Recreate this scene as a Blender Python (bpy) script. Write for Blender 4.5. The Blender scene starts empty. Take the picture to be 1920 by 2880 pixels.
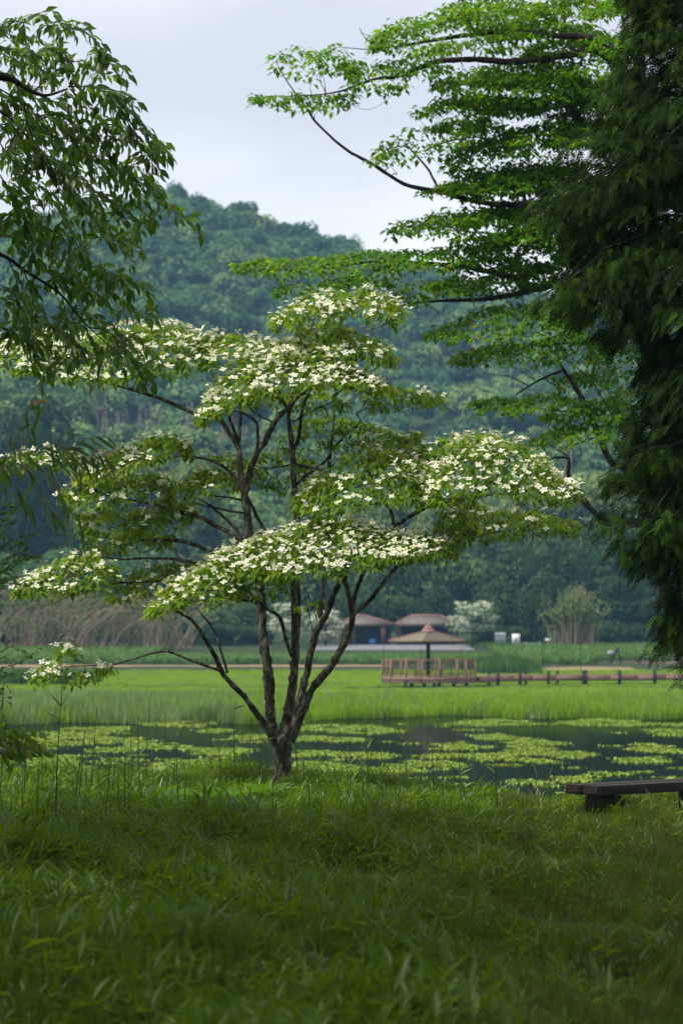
import bpy, math, random
import numpy as np
from mathutils import Vector, Matrix

R = np.random.default_rng(7)
random.seed(7)
SC = bpy.context.scene
COL = SC.collection
EYE = 3.15          # camera height above the pond (m)
FOC = 6800.0        # focal length in photo pixels (85 mm on a 36 mm tall frame)

# ------------------------------------------------------------------ camera
cam = bpy.data.cameras.new('camera')
cam.sensor_fit = 'VERTICAL'
cam.sensor_height = 36.0
cam.sensor_width = 24.0
cam.lens = 85.0
cam.shift_y = 350.0 / 2880.0
cam.clip_start = 0.1
cam.clip_end = 6000.0
cam.dof.use_dof = True
cam.dof.focus_distance = 26.0
cam.dof.aperture_fstop = 2.4
camo = bpy.data.objects.new('camera', cam)
COL.objects.link(camo)
camo.location = (0, 0, EYE)
camo.rotation_euler = (math.radians(90), 0, 0)
SC.camera = camo

# ------------------------------------------------------------------ world
SUN_EL, SUN_AZ = math.radians(56), math.radians(-112)   # azimuth from +Y, negative = left
world = bpy.data.worlds.new('World')
SC.world = world
world.use_nodes = True
nt = world.node_tree
for n in list(nt.nodes):
    nt.nodes.remove(n)
wo = nt.nodes.new('ShaderNodeOutputWorld')
bg = nt.nodes.new('ShaderNodeBackground')
sky = nt.nodes.new('ShaderNodeTexSky')
sky.sky_type = 'NISHITA'
sky.sun_disc = False
sky.sun_elevation = SUN_EL
sky.sun_rotation = SUN_AZ
skm = nt.nodes.new('ShaderNodeMixRGB')
skm.blend_type = 'MULTIPLY'
skm.inputs[0].default_value = 1.0
skm.inputs[2].default_value = (0.10, 0.10, 0.10, 1)
nt.links.new(sky.outputs[0], skm.inputs[1])
tc = nt.nodes.new('ShaderNodeTexCoord')
mp = nt.nodes.new('ShaderNodeMapping')
mp.inputs['Scale'].default_value = (1.0, 1.0, 2.6)
mp.inputs['Location'].default_value = (0.35, 0.2, 0.42)
nz = nt.nodes.new('ShaderNodeTexNoise')
nz.inputs['Scale'].default_value = 2.6
nz.inputs['Detail'].default_value = 5.0
nz.inputs['Roughness'].default_value = 0.45
rp = nt.nodes.new('ShaderNodeValToRGB')
rp.color_ramp.elements[0].position = 0.40
rp.color_ramp.elements[0].color = (0.63, 0.64, 0.70, 1)
rp.color_ramp.elements[1].position = 0.62
rp.color_ramp.elements[1].color = (0.98, 0.98, 1.0, 1)
nt.links.new(tc.outputs['Generated'], mp.inputs[0])
nt.links.new(mp.outputs[0], nz.inputs[0])
nt.links.new(nz.outputs[0], rp.inputs[0])
mx = nt.nodes.new('ShaderNodeMixRGB')
mx.inputs[0].default_value = 0.88
nt.links.new(skm.outputs[0], mx.inputs[1])
nt.links.new(rp.outputs[0], mx.inputs[2])
bg.inputs[1].default_value = 1.0
nt.links.new(mx.outputs[0], bg.inputs[0])
nt.links.new(bg.outputs[0], wo.inputs[0])

# ------------------------------------------------------------------ sun
sun = bpy.data.lights.new('sun', 'SUN')
sun.energy = 4.2
sun.angle = math.radians(9)
sun.color = (1.0, 0.95, 0.86)
suno = bpy.data.objects.new('sun', sun)
COL.objects.link(suno)
sd = Vector((math.sin(SUN_AZ) * math.cos(SUN_EL), math.cos(SUN_AZ) * math.cos(SUN_EL), math.sin(SUN_EL)))
suno.rotation_euler = (-sd).to_track_quat('-Z', 'Y').to_euler()
suno.location = (0, 0, 60)

# ------------------------------------------------------------------ view / render
SC.view_settings.view_transform = 'Standard'
SC.view_settings.look = 'None'
SC.view_settings.exposure = 0.42
SC.view_settings.gamma = 1.0
SC.view_settings.use_curve_mapping = False
SC.render.engine = 'CYCLES'
cy = SC.cycles
cy.use_denoising = True
cy.use_adaptive_sampling = True
cy.adaptive_threshold = 0.008
cy.max_bounces = 5
cy.diffuse_bounces = 2
cy.glossy_bounces = 2
cy.transmission_bounces = 4
cy.volume_bounces = 0
cy.sample_clamp_indirect = 6.0


# ================================================================== helpers
def at(sx, sy, d):
    """photo pixel + distance -> world point"""
    return np.array([(sx - 960.0) / FOC * d, d, EYE - (sy - 1790.0) / FOC * d])


def frame(ox, oy, sc):
    return lambda p: (ox + p[0] / sc, oy + p[1] / sc)


V = frame(0, 0, 1 / 1.2245)
K1 = frame(0, 800, 1.6333)
K2 = frame(800, 1100, 1.6333)
K3 = frame(0, 1500, 1.6333)
K4 = frame(960, 1600, 1.6333)
K5 = frame(0, 0, 2.24)
K6 = frame(700, 0, 1.2852)
K7 = frame(1200, 800, 1.96)
D1 = frame(400, 1000, 2.6133)
D2 = frame(600, 1500, 2.6133)
Q5 = frame(0, 1050, 3.92)
Q6 = frame(0, 1600, 3.136)


def norm(a):
    a = np.asarray(a, float)
    return a / np.maximum(np.linalg.norm(a, axis=-1, keepdims=True), 1e-9)


def mesh_np(name, verts, faces, rnd=None, smooth=False):
    """faces: list of (n,k) int arrays"""
    verts = np.asarray(verts, np.float32).reshape(-1, 3)
    if not isinstance(faces, (list, tuple)):
        faces = [faces]
    me = bpy.data.meshes.new(name)
    me.vertices.add(len(verts))
    me.vertices.foreach_set('co', verts.ravel())
    li = np.concatenate([np.asarray(f, np.int32).ravel() for f in faces])
    tot = np.concatenate([np.full(len(f), np.asarray(f).shape[1], np.int32) for f in faces])
    st = np.concatenate([[0], np.cumsum(tot)[:-1]]).astype(np.int32)
    me.loops.add(len(li))
    me.loops.foreach_set('vertex_index', li)
    me.polygons.add(len(tot))
    me.polygons.foreach_set('loop_start', st)
    me.polygons.foreach_set('loop_total', tot)
    if smooth:
        me.polygons.foreach_set('use_smooth', np.ones(len(tot), bool))
    if rnd is not None:
        a = me.attributes.new('rnd', 'FLOAT', 'POINT')
        a.data.foreach_set('value', np.asarray(rnd, np.float32))
    me.update(calc_edges=True)
    me.validate()
    return me


class MB:
    """collects geometry of ONE part"""
    def __init__(self):
        self.v, self.f3, self.f4, self.r, self.n = [], [], [], [], 0

    def add(self, verts, f3=None, f4=None, rnd=0.5):
        verts = np.asarray(verts, float).reshape(-1, 3)
        self.v.append(verts)
        if f3 is not None and len(f3):
            self.f3.append(np.asarray(f3, int) + self.n)
        if f4 is not None and len(f4):
            self.f4.append(np.asarray(f4, int) + self.n)
        r = np.full(len(verts), rnd) if np.isscalar(rnd) else np.asarray(rnd)
        self.r.append(r)
        self.n += len(verts)
        return self

    def box(self, c, size, rz=0.0, rnd=0.5, rot=None):
        sx, sy, sz = [s / 2 for s in size]
        p = np.array([[x, y, z] for z in (-sz, sz) for y in (-sy, sy) for x in (-sx, sx)])
        if rot is not None:
            p = p @ np.array(rot).T
        ca, sa = math.cos(rz), math.sin(rz)
        p = p @ np.array([[ca, -sa, 0], [sa, ca, 0], [0, 0, 1]]).T + np.asarray(c)
        self.add(p, f4=[[0, 2, 3, 1], [4, 5, 7, 6], [0, 1, 5, 4], [2, 6, 7, 3], [0, 4, 6, 2], [1, 3, 7, 5]], rnd=rnd)
        return self

    def tube(self, pts, rad, sides=6, rnd=0.5, bump=0.0):
        pts = np.asarray(pts, float)
        rad = np.broadcast_to(np.asarray(rad, float), (len(pts),)).copy()
        n = len(pts)
        t = norm(np.gradient(pts, axis=0))
        ref = np.array([0.0, 1.0, 0.0]) if abs(t[:, 1]).mean() < 0.8 else np.array([1.0, 0, 0])
        u = norm(np.cross(t, ref))
        w = np.cross(t, u)
        a = np.linspace(0, 2 * np.pi, sides, endpoint=False)
        rr = rad[:, None] * (1 + bump * R.standard_normal((n, sides)))
        ring = pts[:, None] + rr[..., None] * (np.cos(a)[None, :, None] * u[:, None] + np.sin(a)[None, :, None] * w[:, None])
        i = np.arange(n - 1)[:, None] * sides
        j = np.arange(sides)[None]
        k = (j + 1) % sides
        q = np.stack([i + j, i + k, i + sides + k, i + sides + j], -1).reshape(-1, 4)
        vs = np.concatenate([ring.reshape(-1, 3), pts[-1:], pts[:1]])
        e = (n - 1) * sides
        f3 = [[e + x, e + (x + 1) % sides, n * sides] for x in range(sides)]
        f3 += [[(x + 1) % sides, x, n * sides + 1] for x in range(sides)]
        self.add(vs, f3=f3, f4=q, rnd=rnd)
        return self

    def mesh(self, name, smooth=False):
        fs = []
        if self.f3:
            fs.append(np.concatenate(self.f3))
        if self.f4:
            fs.append(np.concatenate(self.f4))
        return mesh_np(name, np.concatenate(self.v), fs, np.concatenate(self.r), smooth)

    def build(self, name, mat, parent=None, smooth=False, kind=None):
        return obj(name, self.mesh(name, smooth), mat, parent, kind)


def obj(name, me, mat, parent=None, kind=None):
    o = bpy.data.objects.new(name, me)
    COL.objects.link(o)
    if mat is not None and me is not None and len(me.materials) == 0:
        me.materials.append(mat)
    if parent is not None:
        o.parent = parent
        o.matrix_parent_inverse = Matrix.Translation(-parent.location)
    if kind:
        o['kind'] = kind
    return o


def thing(name, loc, label, cat, group=None):
    o = bpy.data.objects.new(name, None)
    COL.objects.link(o)
    o.empty_display_size = 0.2
    o.location = [float(x) for x in loc]
    tag(o, label, cat, group)
    return o


def tag(o, label, cat, group=None):
    o['label'] = label
    o['category'] = cat
    if group:
        o['group'] = group
    return o


def copy_tree(root, loc, label=None, scale=1.0, rz=0.0):
    r = root.copy()
    COL.objects.link(r)
    r.location = [float(x) for x in loc]
    r.scale = (scale,) * 3 if np.isscalar(scale) else scale
    r.rotation_euler = (0, 0, rz)
    if label:
        r['label'] = label
    for ch in root.children:
        c = ch.copy()
        COL.objects.link(c)
        c.parent = r
        c.matrix_parent_inverse = Matrix.Identity(4)
        for g in ch.children:
            d = g.copy()
            COL.objects.link(d)
            d.parent = c
            d.matrix_parent_inverse = Matrix.Identity(4)
    return r


def crom(pts, step):
    """Catmull-Rom through pts (n,k)"""
    p = np.asarray(pts, float)
    if len(p) < 3:
        n = max(2, int(np.linalg.norm(p[-1][:3] - p[0][:3]) / step) + 1)
        t = np.linspace(0, 1, n)[:, None]
        return p[0] * (1 - t) + p[-1] * t
    q = np.vstack([2 * p[0] - p[1], p, 2 * p[-1] - p[-2]])
    out = []
    for i in range(1, len(q) - 2):
        L = np.linalg.norm((q[i + 1] - q[i])[:3])
        n = max(2, int(L / step) + 1)
        t = np.linspace(0, 1, n, endpoint=False)[:, None]
        out.append(0.5 * (2 * q[i] + (q[i + 1] - q[i - 1]) * t + (2 * q[i - 1] - 5 * q[i] + 4 * q[i + 1] - q[i + 2]) * t ** 2
                          + (-q[i - 1] + 3 * q[i] - 3 * q[i + 1] + q[i + 2]) * t ** 3))
    out.append(p[-1:])
    return np.concatenate(out)


def scatter(T, F, pos, ydir, nrm, size, rnd=None, wscale=None):
    """copies of leaf template T (m,3: x width, y length, z normal) -> verts, faces, rnd"""
    n = len(pos)
    y = norm(ydir)
    x = norm(np.cross(y, nrm))
    z = np.cross(x, y)
    s = np.broadcast_to(np.asarray(size, float), (n,))
    ws = s if wscale is None else s * wscale
    vs = pos[:, None] + (T[None, :, 0, None] * x[:, None]) * ws[:, None, None] \
        + (T[None, :, 1, None] * y[:, None] + T[None, :, 2, None] * z[:, None]) * s[:, None, None]
    m = len(T)
    fs = (np.asarray(F)[None] + (np.arange(n) * m)[:, None, None]).reshape(-1, len(F[0]))
    r = np.repeat(R.random(n) if rnd is None else rnd, m)
    return vs.reshape(-1, 3), fs, r


# leaf templates: unit length, folded along the midrib and curved
LEAF = np.array([[0, 0, 0], [-.22, .36, .05], [0, .40, -.02], [.22, .36, .05], [-.13, .72, .00], [0, .74, -.06], [.13, .72, .0], [0, 1.0, -.20]])
LEAF_F = [[0, 2, 1], [0, 3, 2], [1, 2, 5], [1, 5, 4], [2, 3, 6], [2, 6, 5], [4, 5, 7], [5, 6, 7]]
LEAFS = np.array([[0, 0, 0], [-.23, .42, .05], [0, .45, -.03], [.23, .42, .05], [0, 1.0, -.16]])
LEAFS_F = [[0, 2, 1], [0, 3, 2], [1, 2, 4], [2, 3, 4]]
BLADE = np.array([[-.03, 0, 0], [.03, 0, 0], [-.06, .4, .0], [.06, .4, .0], [-.045, .75, -.04], [.045, .75, -.04], [0, 1.0, -.14]])
BLADE_F = [[0, 1, 3], [0, 3, 2], [2, 3, 5], [2, 5, 4], [4, 5, 6]]


def flower_template():
    vs, fs = [], []
    for k in range(4):
        a = k * math.pi / 2
        c, s = math.cos(a), math.sin(a)
        pts = [(0, .04, .0), (-.20, .28, .03), (0, .30, .0), (.20, .28, .03), (-.11, .42, .05), (.11, .42, .05), (0, .54, .07)]
        b = len(vs)
        for (x, y, z) in pts:
            vs.append((x * c - y * s, x * s + y * c, z))
        fs += [[b, b + 3, b + 2], [b, b + 2, b + 1], [b + 1, b + 2, b + 6], [b + 1, b + 6, b + 4], [b + 2, b + 3, b + 5], [b + 2, b + 5, b + 6]]
    return np.array(vs), fs


FLW, FLW_F = flower_template()


# ================================================================== materials
def new_mat(name):
    m = bpy.data.materials.new(name)
    m.use_nodes = True
    t = m.node_tree
    for n in list(t.nodes):
        t.nodes.remove(n)
    out = t.nodes.new('ShaderNodeOutputMaterial')
    return m, t, out


def ramp(t, cols, fac):
    r = t.nodes.new('ShaderNodeValToRGB')
    el = r.color_ramp.elements
    while len(el) < len(cols):
        el.new(0.5)
    for i, (p, c) in enumerate(cols):
        el[i].position = p
        el[i].color = (*c, 1)
    t.links.new(fac, r.inputs[0])
    return r.outputs[0]


def leaf_mat(name, cols, trans, tfac=0.35, rough=0.45, spec=0.3, objrand=0.0):
    m, t, out = new_mat(name)
    at_ = t.nodes.new('ShaderNodeAttribute')
    at_.attribute_name = 'rnd'
    fac = at_.outputs['Fac']
    if objrand > 0:
        oi = t.nodes.new('ShaderNodeObjectInfo')
        mm = t.nodes.new('ShaderNodeMix')
        mm.inputs[0].default_value = objrand
        t.links.new(fac, mm.inputs[2])
        t.links.new(oi.outputs['Random'], mm.inputs[3])
        fac = mm.outputs[0]
    c = ramp(t, cols, fac)
    b = t.nodes.new('ShaderNodeBsdfPrincipled')
    b.inputs['Roughness'].default_value = rough
    b.inputs['Specular IOR Level'].default_value = spec
    t.links.new(c, b.inputs['Base Color'])
    tr = t.nodes.new('ShaderNodeBsdfTranslucent')
    tm = t.nodes.new('ShaderNodeMixRGB')
    tm.blend_type = 'MULTIPLY'
    tm.inputs[0].default_value = 1.0
    tm.inputs[2].default_value = (*trans, 1)
    t.links.new(c, tm.inputs[1])
    t.links.new(tm.outputs[0], tr.inputs[0])
    ms = t.nodes.new('ShaderNodeMixShader')
    ms.inputs[0].default_value = tfac
    t.links.new(b.outputs[0], ms.inputs[1])
    t.links.new(tr.outputs[0], ms.inputs[2])
    t.links.new(ms.outputs[0], out.inputs[0])
    return m


def noise_mat(name, cols, scale=4.0, detail=6.0, rough=0.8, spec=0.2, bump=0.3, bscale=None, stretch=(1, 1, 1), coord='Object', dist=0.02):
    m, t, out = new_mat(name)
    tcn = t.nodes.new('ShaderNodeTexCoord')
    mpn = t.nodes.new('ShaderNodeMapping')
    mpn.inputs['Scale'].default_value = stretch
    n = t.nodes.new('ShaderNodeTexNoise')
    n.inputs['Scale'].default_value = scale
    n.inputs['Detail'].default_value = detail
    n.inputs['Roughness'].default_value = 0.6
    t.links.new(tcn.outputs[coord], mpn.inputs[0])
    t.links.new(mpn.outputs[0], n.inputs[0])
    c = ramp(t, cols, n.outputs[0])
    b = t.nodes.new('ShaderNodeBsdfPrincipled')
    b.inputs['Roughness'].default_value = rough
    b.inputs['Specular IOR Level'].default_value = spec
    t.links.new(c, b.inputs['Base Color'])
    if bump > 0:
        n2 = t.nodes.new('ShaderNodeTexNoise')
        n2.inputs['Scale'].default_value = bscale or scale * 3
        n2.inputs['Detail'].default_value = 5
        t.links.new(mpn.outputs[0], n2.inputs[0])
        bp = t.nodes.new('ShaderNodeBump')
        bp.inputs['Strength'].default_value = bump
        bp.inputs['Distance'].default_value = dist
        t.links.new(n2.outputs[0], bp.inputs['Height'])
        t.links.new(bp.outputs[0], b.inputs['Normal'])
    t.links.new(b.outputs[0], out.inputs[0])
    return m


M = {}
M['soil'] = noise_mat('grassy_soil', [(0.3, (.012, .014, .006)), (0.5, (.02, .035, .008)), (0.75, (.04, .05, .015))], 1.2, rough=.95, bump=.5)
M['hill'] = noise_mat('hill_ground', [(0.3, (.02, .035, .012)), (0.7, (.04, .06, .02))], .2, rough=1, bump=0)
M['bark'] = noise_mat('lichen_bark', [(0.36, (.022, .017, .012)), (0.50, (.055, .044, .032)), (0.58, (.12, .12, .085)), (0.68, (.21, .22, .165))], 14, rough=.9, bump=1.0, bscale=45, stretch=(1, 1, .45), dist=.03)
M['bark_dark'] = noise_mat('dark_bark', [(0.35, (.014, .011, .009)), (0.6, (.04, .032, .025)), (0.75, (.09, .09, .065))], 16, rough=.9, bump=.7, bscale=50, stretch=(1, 1, .5), dist=.01)
M['dog'] = leaf_mat('dogwood_leaf', [(0, (.045, .10, .005)), (.55, (.088, .17, .007)), (.955, (.145, .225, .010)), (1, (.19, .15, .025))], (2.9, 2.5, .6), .48, .4, .28)
M['flower'] = leaf_mat('cream_bract', [(0, (.66, .68, .40)), (.5, (.78, .77, .58)), (1, (.82, .81, .68))], (.9, .9, .75), .25, .6, .1)
M['right'] = leaf_mat('bright_leaf', [(0, (.035, .10, .006)), (.6, (.062, .16, .008)), (.93, (.11, .22, .010)), (1, (.17, .125, .02))], (2.6, 2.4, .6), .48, .42, .3)
M['cherry'] = leaf_mat('cherry_leaf', [(0, (.03, .075, .008)), (.6, (.058, .125, .012)), (1, (.105, .185, .016))], (2.5, 2.5, .5), .36, .36, .4)
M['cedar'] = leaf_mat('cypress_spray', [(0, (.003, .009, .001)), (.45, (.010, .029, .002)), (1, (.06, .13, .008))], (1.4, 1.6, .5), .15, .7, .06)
M['bamboo'] = leaf_mat('bamboo_leaf', [(0, (.035, .08, .012)), (.8, (.07, .14, .02)), (1, (.12, .19, .03))], (2.0, 2.2, .7), .35, .4, .4)
M['orange'] = leaf_mat('dry_orange_leaf', [(0, (.45, .16, .02)), (1, (.55, .22, .03))], (1.2, 1.0, .6), .3, .5, .3)
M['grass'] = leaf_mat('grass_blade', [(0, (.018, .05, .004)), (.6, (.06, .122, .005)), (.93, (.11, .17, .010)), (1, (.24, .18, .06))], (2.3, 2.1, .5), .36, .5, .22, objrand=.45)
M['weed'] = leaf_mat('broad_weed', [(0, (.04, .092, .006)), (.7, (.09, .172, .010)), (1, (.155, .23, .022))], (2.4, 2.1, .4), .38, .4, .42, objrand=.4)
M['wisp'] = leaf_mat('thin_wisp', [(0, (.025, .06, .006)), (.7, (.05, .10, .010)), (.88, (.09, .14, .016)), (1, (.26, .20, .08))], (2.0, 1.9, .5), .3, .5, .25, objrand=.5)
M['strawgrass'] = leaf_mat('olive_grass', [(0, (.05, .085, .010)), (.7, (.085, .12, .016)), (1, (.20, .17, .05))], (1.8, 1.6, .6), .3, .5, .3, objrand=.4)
M['fern'] = leaf_mat('fern_leaf', [(0, (.05, .13, .012)), (1, (.085, .19, .02))], (2.0, 2.0, .6), .35, .5, .2)
M['stem'] = noise_mat('stem', [(0.3, (.02, .045, .012)), (.7, (.05, .08, .02))], 20, rough=.6, bump=0)
M['straw'] = noise_mat('straw', [(0.3, (.35, .24, .10)), (.7, (.45, .33, .16))], 20, rough=.7, bump=0)
M['reed'] = leaf_mat('green_reed', [(0, (.11, .205, .013)), (.6, (.16, .28, .018)), (1, (.22, .34, .03))], (2.0, 1.8, .5), .4, .6, .1, objrand=.5)
M['reed_grey'] = leaf_mat('grey_reed', [(0, (.10, .16, .05)), (.6, (.16, .24, .08)), (1, (.26, .32, .15))], (1.6, 1.6, .8), .3, .55, .2, objrand=.5)
M['rush'] = leaf_mat('dark_rush', [(0, (.03, .085, .018)), (.7, (.055, .13, .026)), (1, (.10, .19, .035))], (1.6, 1.8, .7), .3, .5, .2, objrand=.5)
M['herb'] = leaf_mat('field_herb', [(0, (.055, .12, .022)), (.7, (.09, .18, .034)), (1, (.14, .23, .045))], (1.6, 1.6, .8), .3, .5, .2, objrand=.5)
M['pad'] = leaf_mat('floating_leaf', [(0, (.12, .19, .016)), (.6, (.175, .265, .022)), (1, (.24, .31, .045))], (1.2, 1.2, .6), .15, .5, .25, objrand=.4)
M['wood'] = leaf_mat('forest_leaf', [(0, (.028, .07, .038)), (.4, (.068, .145, .062)), (.75, (.14, .235, .082)), (1, (.25, .32, .10))], (1.6, 1.6, .8), .25, .7, .1, objrand=.68)
M['tree'] = leaf_mat('tree_leaf', [(0, (.011, .027, .009)), (.6, (.022, .052, .013)), (1, (.05, .095, .02))], (1.6, 1.7, .7), .25, .6, .15, objrand=.4)
M['treelight'] = leaf_mat('light_tree_leaf', [(0, (.065, .11, .025)), (.6, (.12, .18, .04)), (1, (.21, .26, .075))], (1.6, 1.6, .7), .3, .6, .15, objrand=.4)
M['treemid'] = leaf_mat('mid_tree_leaf', [(0, (.032, .072, .022)), (.6, (.07, .135, .034)), (1, (.13, .20, .05))], (1.6, 1.6, .7), .28, .6, .12, objrand=.5)
M['whitebloom'] = leaf_mat('far_bloom', [(0, (.05, .12, .03)), (.42, (.08, .16, .04)), (.5, (.60, .63, .48)), (1, (.72, .74, .62))], (.9, .9, .8), .2, .6, .1)
M['drystalk'] = noise_mat('dry_stalk', [(0.3, (.17, .12, .075)), (.7, (.30, .22, .145))], 1.5, rough=.8, bump=0)
M['culm'] = noise_mat('tan_culm', [(0.3, (.15, .12, .065)), (.7, (.25, .205, .115))], 1.5, rough=.7, bump=0)
M['deadwood'] = noise_mat('dead_wood', [(0.3, (.16, .12, .10)), (.7, (.27, .21, .18))], 1.0, rough=.9, bump=0)
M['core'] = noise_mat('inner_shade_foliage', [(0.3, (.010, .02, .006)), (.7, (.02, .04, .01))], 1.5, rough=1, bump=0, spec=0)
M['deck'] = noise_mat('red_brown_wood', [(0.3, (.16, .09, .065)), (.7, (.255, .155, .118))], 2.5, rough=.7, bump=.2, stretch=(1, 6, 6))
M['pile'] = noise_mat('dark_pile', [(0.3, (.012, .011, .010)), (.7, (.028, .024, .02))], 4, rough=.7, bump=.2)
M['shingle'] = noise_mat('tan_roof', [(0.3, (.13, .115, .08)), (.7, (.20, .18, .13))], 3, rough=.85, bump=.4, dist=.03)
M['roofgrey'] = noise_mat('brown_grey_roof', [(0.3, (.09, .076, .066)), (.7, (.15, .128, .112))], 2, rough=.85, bump=.3, dist=.03)
M['redtrim'] = noise_mat('faded_red_metal', [(0.3, (.24, .12, .11)), (.7, (.32, .18, .165))], 3, rough=.5, bump=0)
M['post'] = noise_mat('brown_post', [(0.3, (.055, .028, .02)), (.7, (.10, .05, .035))], 3, rough=.8, bump=.2)
M['wall'] = noise_mat('dark_boards', [(0.3, (.02, .018, .017)), (.7, (.04, .035, .033))], 2, rough=.9, bump=.2)
M['asphalt'] = noise_mat('pale_asphalt', [(0.3, (.13, .13, .14)), (.7, (.17, .17, .185))], 1.0, rough=.9, bump=.2)
M['dirt'] = noise_mat('tan_earth', [(0.3, (.17, .125, .06)), (.7, (.26, .19, .095))], .5, rough=.95, bump=.3)
M['white'] = noise_mat('white_board', [(0.3, (.62, .64, .64)), (.7, (.74, .75, .75))], 3, rough=.6, bump=0)
M['grey'] = noise_mat('grey_panel', [(0.3, (.28, .30, .31)), (.7, (.36, .38, .39))], 3, rough=.6, bump=0)
M['greenprint'] = noise_mat('green_print', [(0.3, (.10, .22, .14)), (.7, (.14, .28, .18))], 3, rough=.6, bump=0)
M['blue'] = noise_mat('blue_plastic', [(0.3, (.03, .10, .30)), (.7, (.05, .14, .38))], 3, rough=.5, bump=0)
M['wetwood'] = noise_mat('wet_dark_wood', [(0.3, (.010, .007, .006)), (.6, (.028, .02, .016)), (.8, (.05, .04, .033))], 9, rough=.6, spec=.2, bump=.6, stretch=(1, 9, 9), dist=.006)


def water_mat():
    m, t, out = new_mat('dark_pond_water')
    df = t.nodes.new('ShaderNodeBsdfDiffuse')
    df.inputs[0].default_value = (.008, .011, .009, 1)
    b = t.nodes.new('ShaderNodeBsdfGlossy')
    b.inputs['Color'].default_value = (.46, .50, .50, 1)
    b.inputs['Roughness'].default_value = .07
    fr_ = t.nodes.new('ShaderNodeFresnel')
    fr_.inputs[0].default_value = 1.33
    ms = t.nodes.new('ShaderNodeMixShader')
    t.links.new(fr_.outputs[0], ms.inputs[0])
    t.links.new(df.outputs[0], ms.inputs[1])
    t.links.new(b.outputs[0], ms.inputs[2])
    tcn = t.nodes.new('ShaderNodeTexCoord')
    mpn = t.nodes.new('ShaderNodeMapping')
    mpn.inputs['Scale'].default_value = (1, .35, 1)
    n = t.nodes.new('ShaderNodeTexNoise')
    n.inputs['Scale'].default_value = 1.6
    n.inputs['Detail'].default_value = 4
    bp = t.nodes.new('ShaderNodeBump')
    bp.inputs['Strength'].default_value = .10
    bp.inputs['Distance'].default_value = .03
    t.links.new(tcn.outputs['Object'], mpn.inputs[0])
    t.links.new(mpn.outputs[0], n.inputs[0])
    t.links.new(n.outputs[0], bp.inputs['Height'])
    t.links.new(bp.outputs[0], b.inputs['Normal'])
    t.links.new(ms.outputs[0], out.inputs[0])
    return m


M['water'] = water_mat()


# ================================================================== the setting
def sstep(a, b, x):
    t = np.clip((x - a) / (b - a), 0, 1)
    return t * t * (3 - 2 * t)


def gz(x, y):
    """height of the ground sheet"""
    x = np.asarray(x, float)
    y = np.asarray(y, float)
    top = 32.6 - 5.2 * sstep(0.3, 2.4, x) + 6.0 * sstep(4.2, 7, x)
    near = 1.20 + .04 * np.sin(x * 1.3 + y * .7) + .03 * np.sin(y * 1.9 - x * .8)
    near = near + .05 * sstep(30, 12, y)
    s = sstep(0, 1, (y - top) / np.maximum(43.0 - top, 2))
    z = near * (1 - s) + (-.55) * s
    far = np.interp(y, [0, 78, 92, 120, 165, 185, 205, 240, 262, 300, 4000], [-.6, -.6, -.12, -.08, -.05, .25, .85, 1.55, 2.15, 2.4, 2.4])
    return np.where(y < 60, z, far)


def grid_mesh(name, xs, ys, fz):
    X, Y = np.meshgrid(xs, ys)
    Z = fz(X, Y)
    nx, ny = len(xs), len(ys)
    i = np.arange(ny - 1)[:, None] * nx + np.arange(nx - 1)[None]
    q = np.stack([i, i + 1, i + nx + 1, i + nx], -1).reshape(-1, 4)
    return mesh_np(name, np.stack([X, Y, Z], -1).reshape(-1, 3), q, None, True)


xs = np.concatenate([np.linspace(-850, -40, 25), np.linspace(-30, -9, 12), np.linspace(-8, 8, 65), np.linspace(9, 30, 12), np.linspace(40, 850, 25)])
ys = np.concatenate([np.linspace(-80, 4, 10), np.linspace(5, 44, 120), np.linspace(46, 300, 90), np.linspace(330, 1380, 20)])
obj('ground', grid_mesh('ground', xs, ys, gz), M['soil'], kind='structure')

wm = grid_mesh('water', np.linspace(-120, 120, 7), np.linspace(36, 182, 5), lambda a, b: a * 0)
obj('water', wm, M['water'], kind='structure')

RX = np.array([-400, -200, -110, -75, -60, -43, -24, -5.5, 8, 30, 39, 62, 77, 110, 200, 400])
RZ = np.array([60, 88, 104, 112, 115, 117.6, 112.6, 106, 103, 93.4, 92, 89, 84, 78, 70, 60]) - 6.5


def hill_z(x, y):
    s = np.clip((y - 296) / 324.0, 0, 1)
    ridge = np.interp(x, RX, RZ)
    up = .62 * s + .38 * s ** 1.8
    z = 2.0 + (ridge - 2) * up
    z = z + s * (1 - s) * 4 * (5 * np.sin(x * .045 + y * .01) + 4 * np.sin(x * .021 - y * .03 + 1) + 2.5 * np.sin(x * .11 + y * .05))
    back = np.clip((y - 620) / 300.0, 0, 1)
    return z * (1 - .6 * back) - .5


obj('hill', grid_mesh('hill', np.linspace(-420, 420, 90), np.linspace(290, 900, 70), hill_z), M['hill'], kind='structure')


def strip(name, x0, x1, y0, y1, lift, mat, n=30, wob=0.0):
    xs_ = np.linspace(x0, x1, n)
    ys_ = np.linspace(0, 1, 8)
    X, T = np.meshgrid(xs_, ys_)
    e0 = y0 + wob * np.sin(X * .31) + wob * .6 * np.sin(X * .83 + 1)
    e1 = y1 + wob * np.sin(X * .27 + 2) + wob * .6 * np.sin(X * .71)
    Y = e0 + (e1 - e0) * T
    Z = gz(X, Y) + lift
    i = np.arange(7)[:, None] * n + np.arange(n - 1)[None]
    q = np.stack([i, i + 1, i + n + 1, i + n], -1).reshape(-1, 4)
    return obj(name, mesh_np(name, np.stack([X, Y, Z], -1).reshape(-1, 3), q), mat, kind='structure')


strip('dirt_path', -60, 4, 198, 201.5, .03, M['dirt'], 40, .5)
strip('earth_bank', 16, 23.5, 191, 196.5, .02, M['dirt'], 30, 1.1)
strip('car_park', -3.2, 13.6, 246, 266, .05, M['asphalt'], 20, .0)


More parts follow.
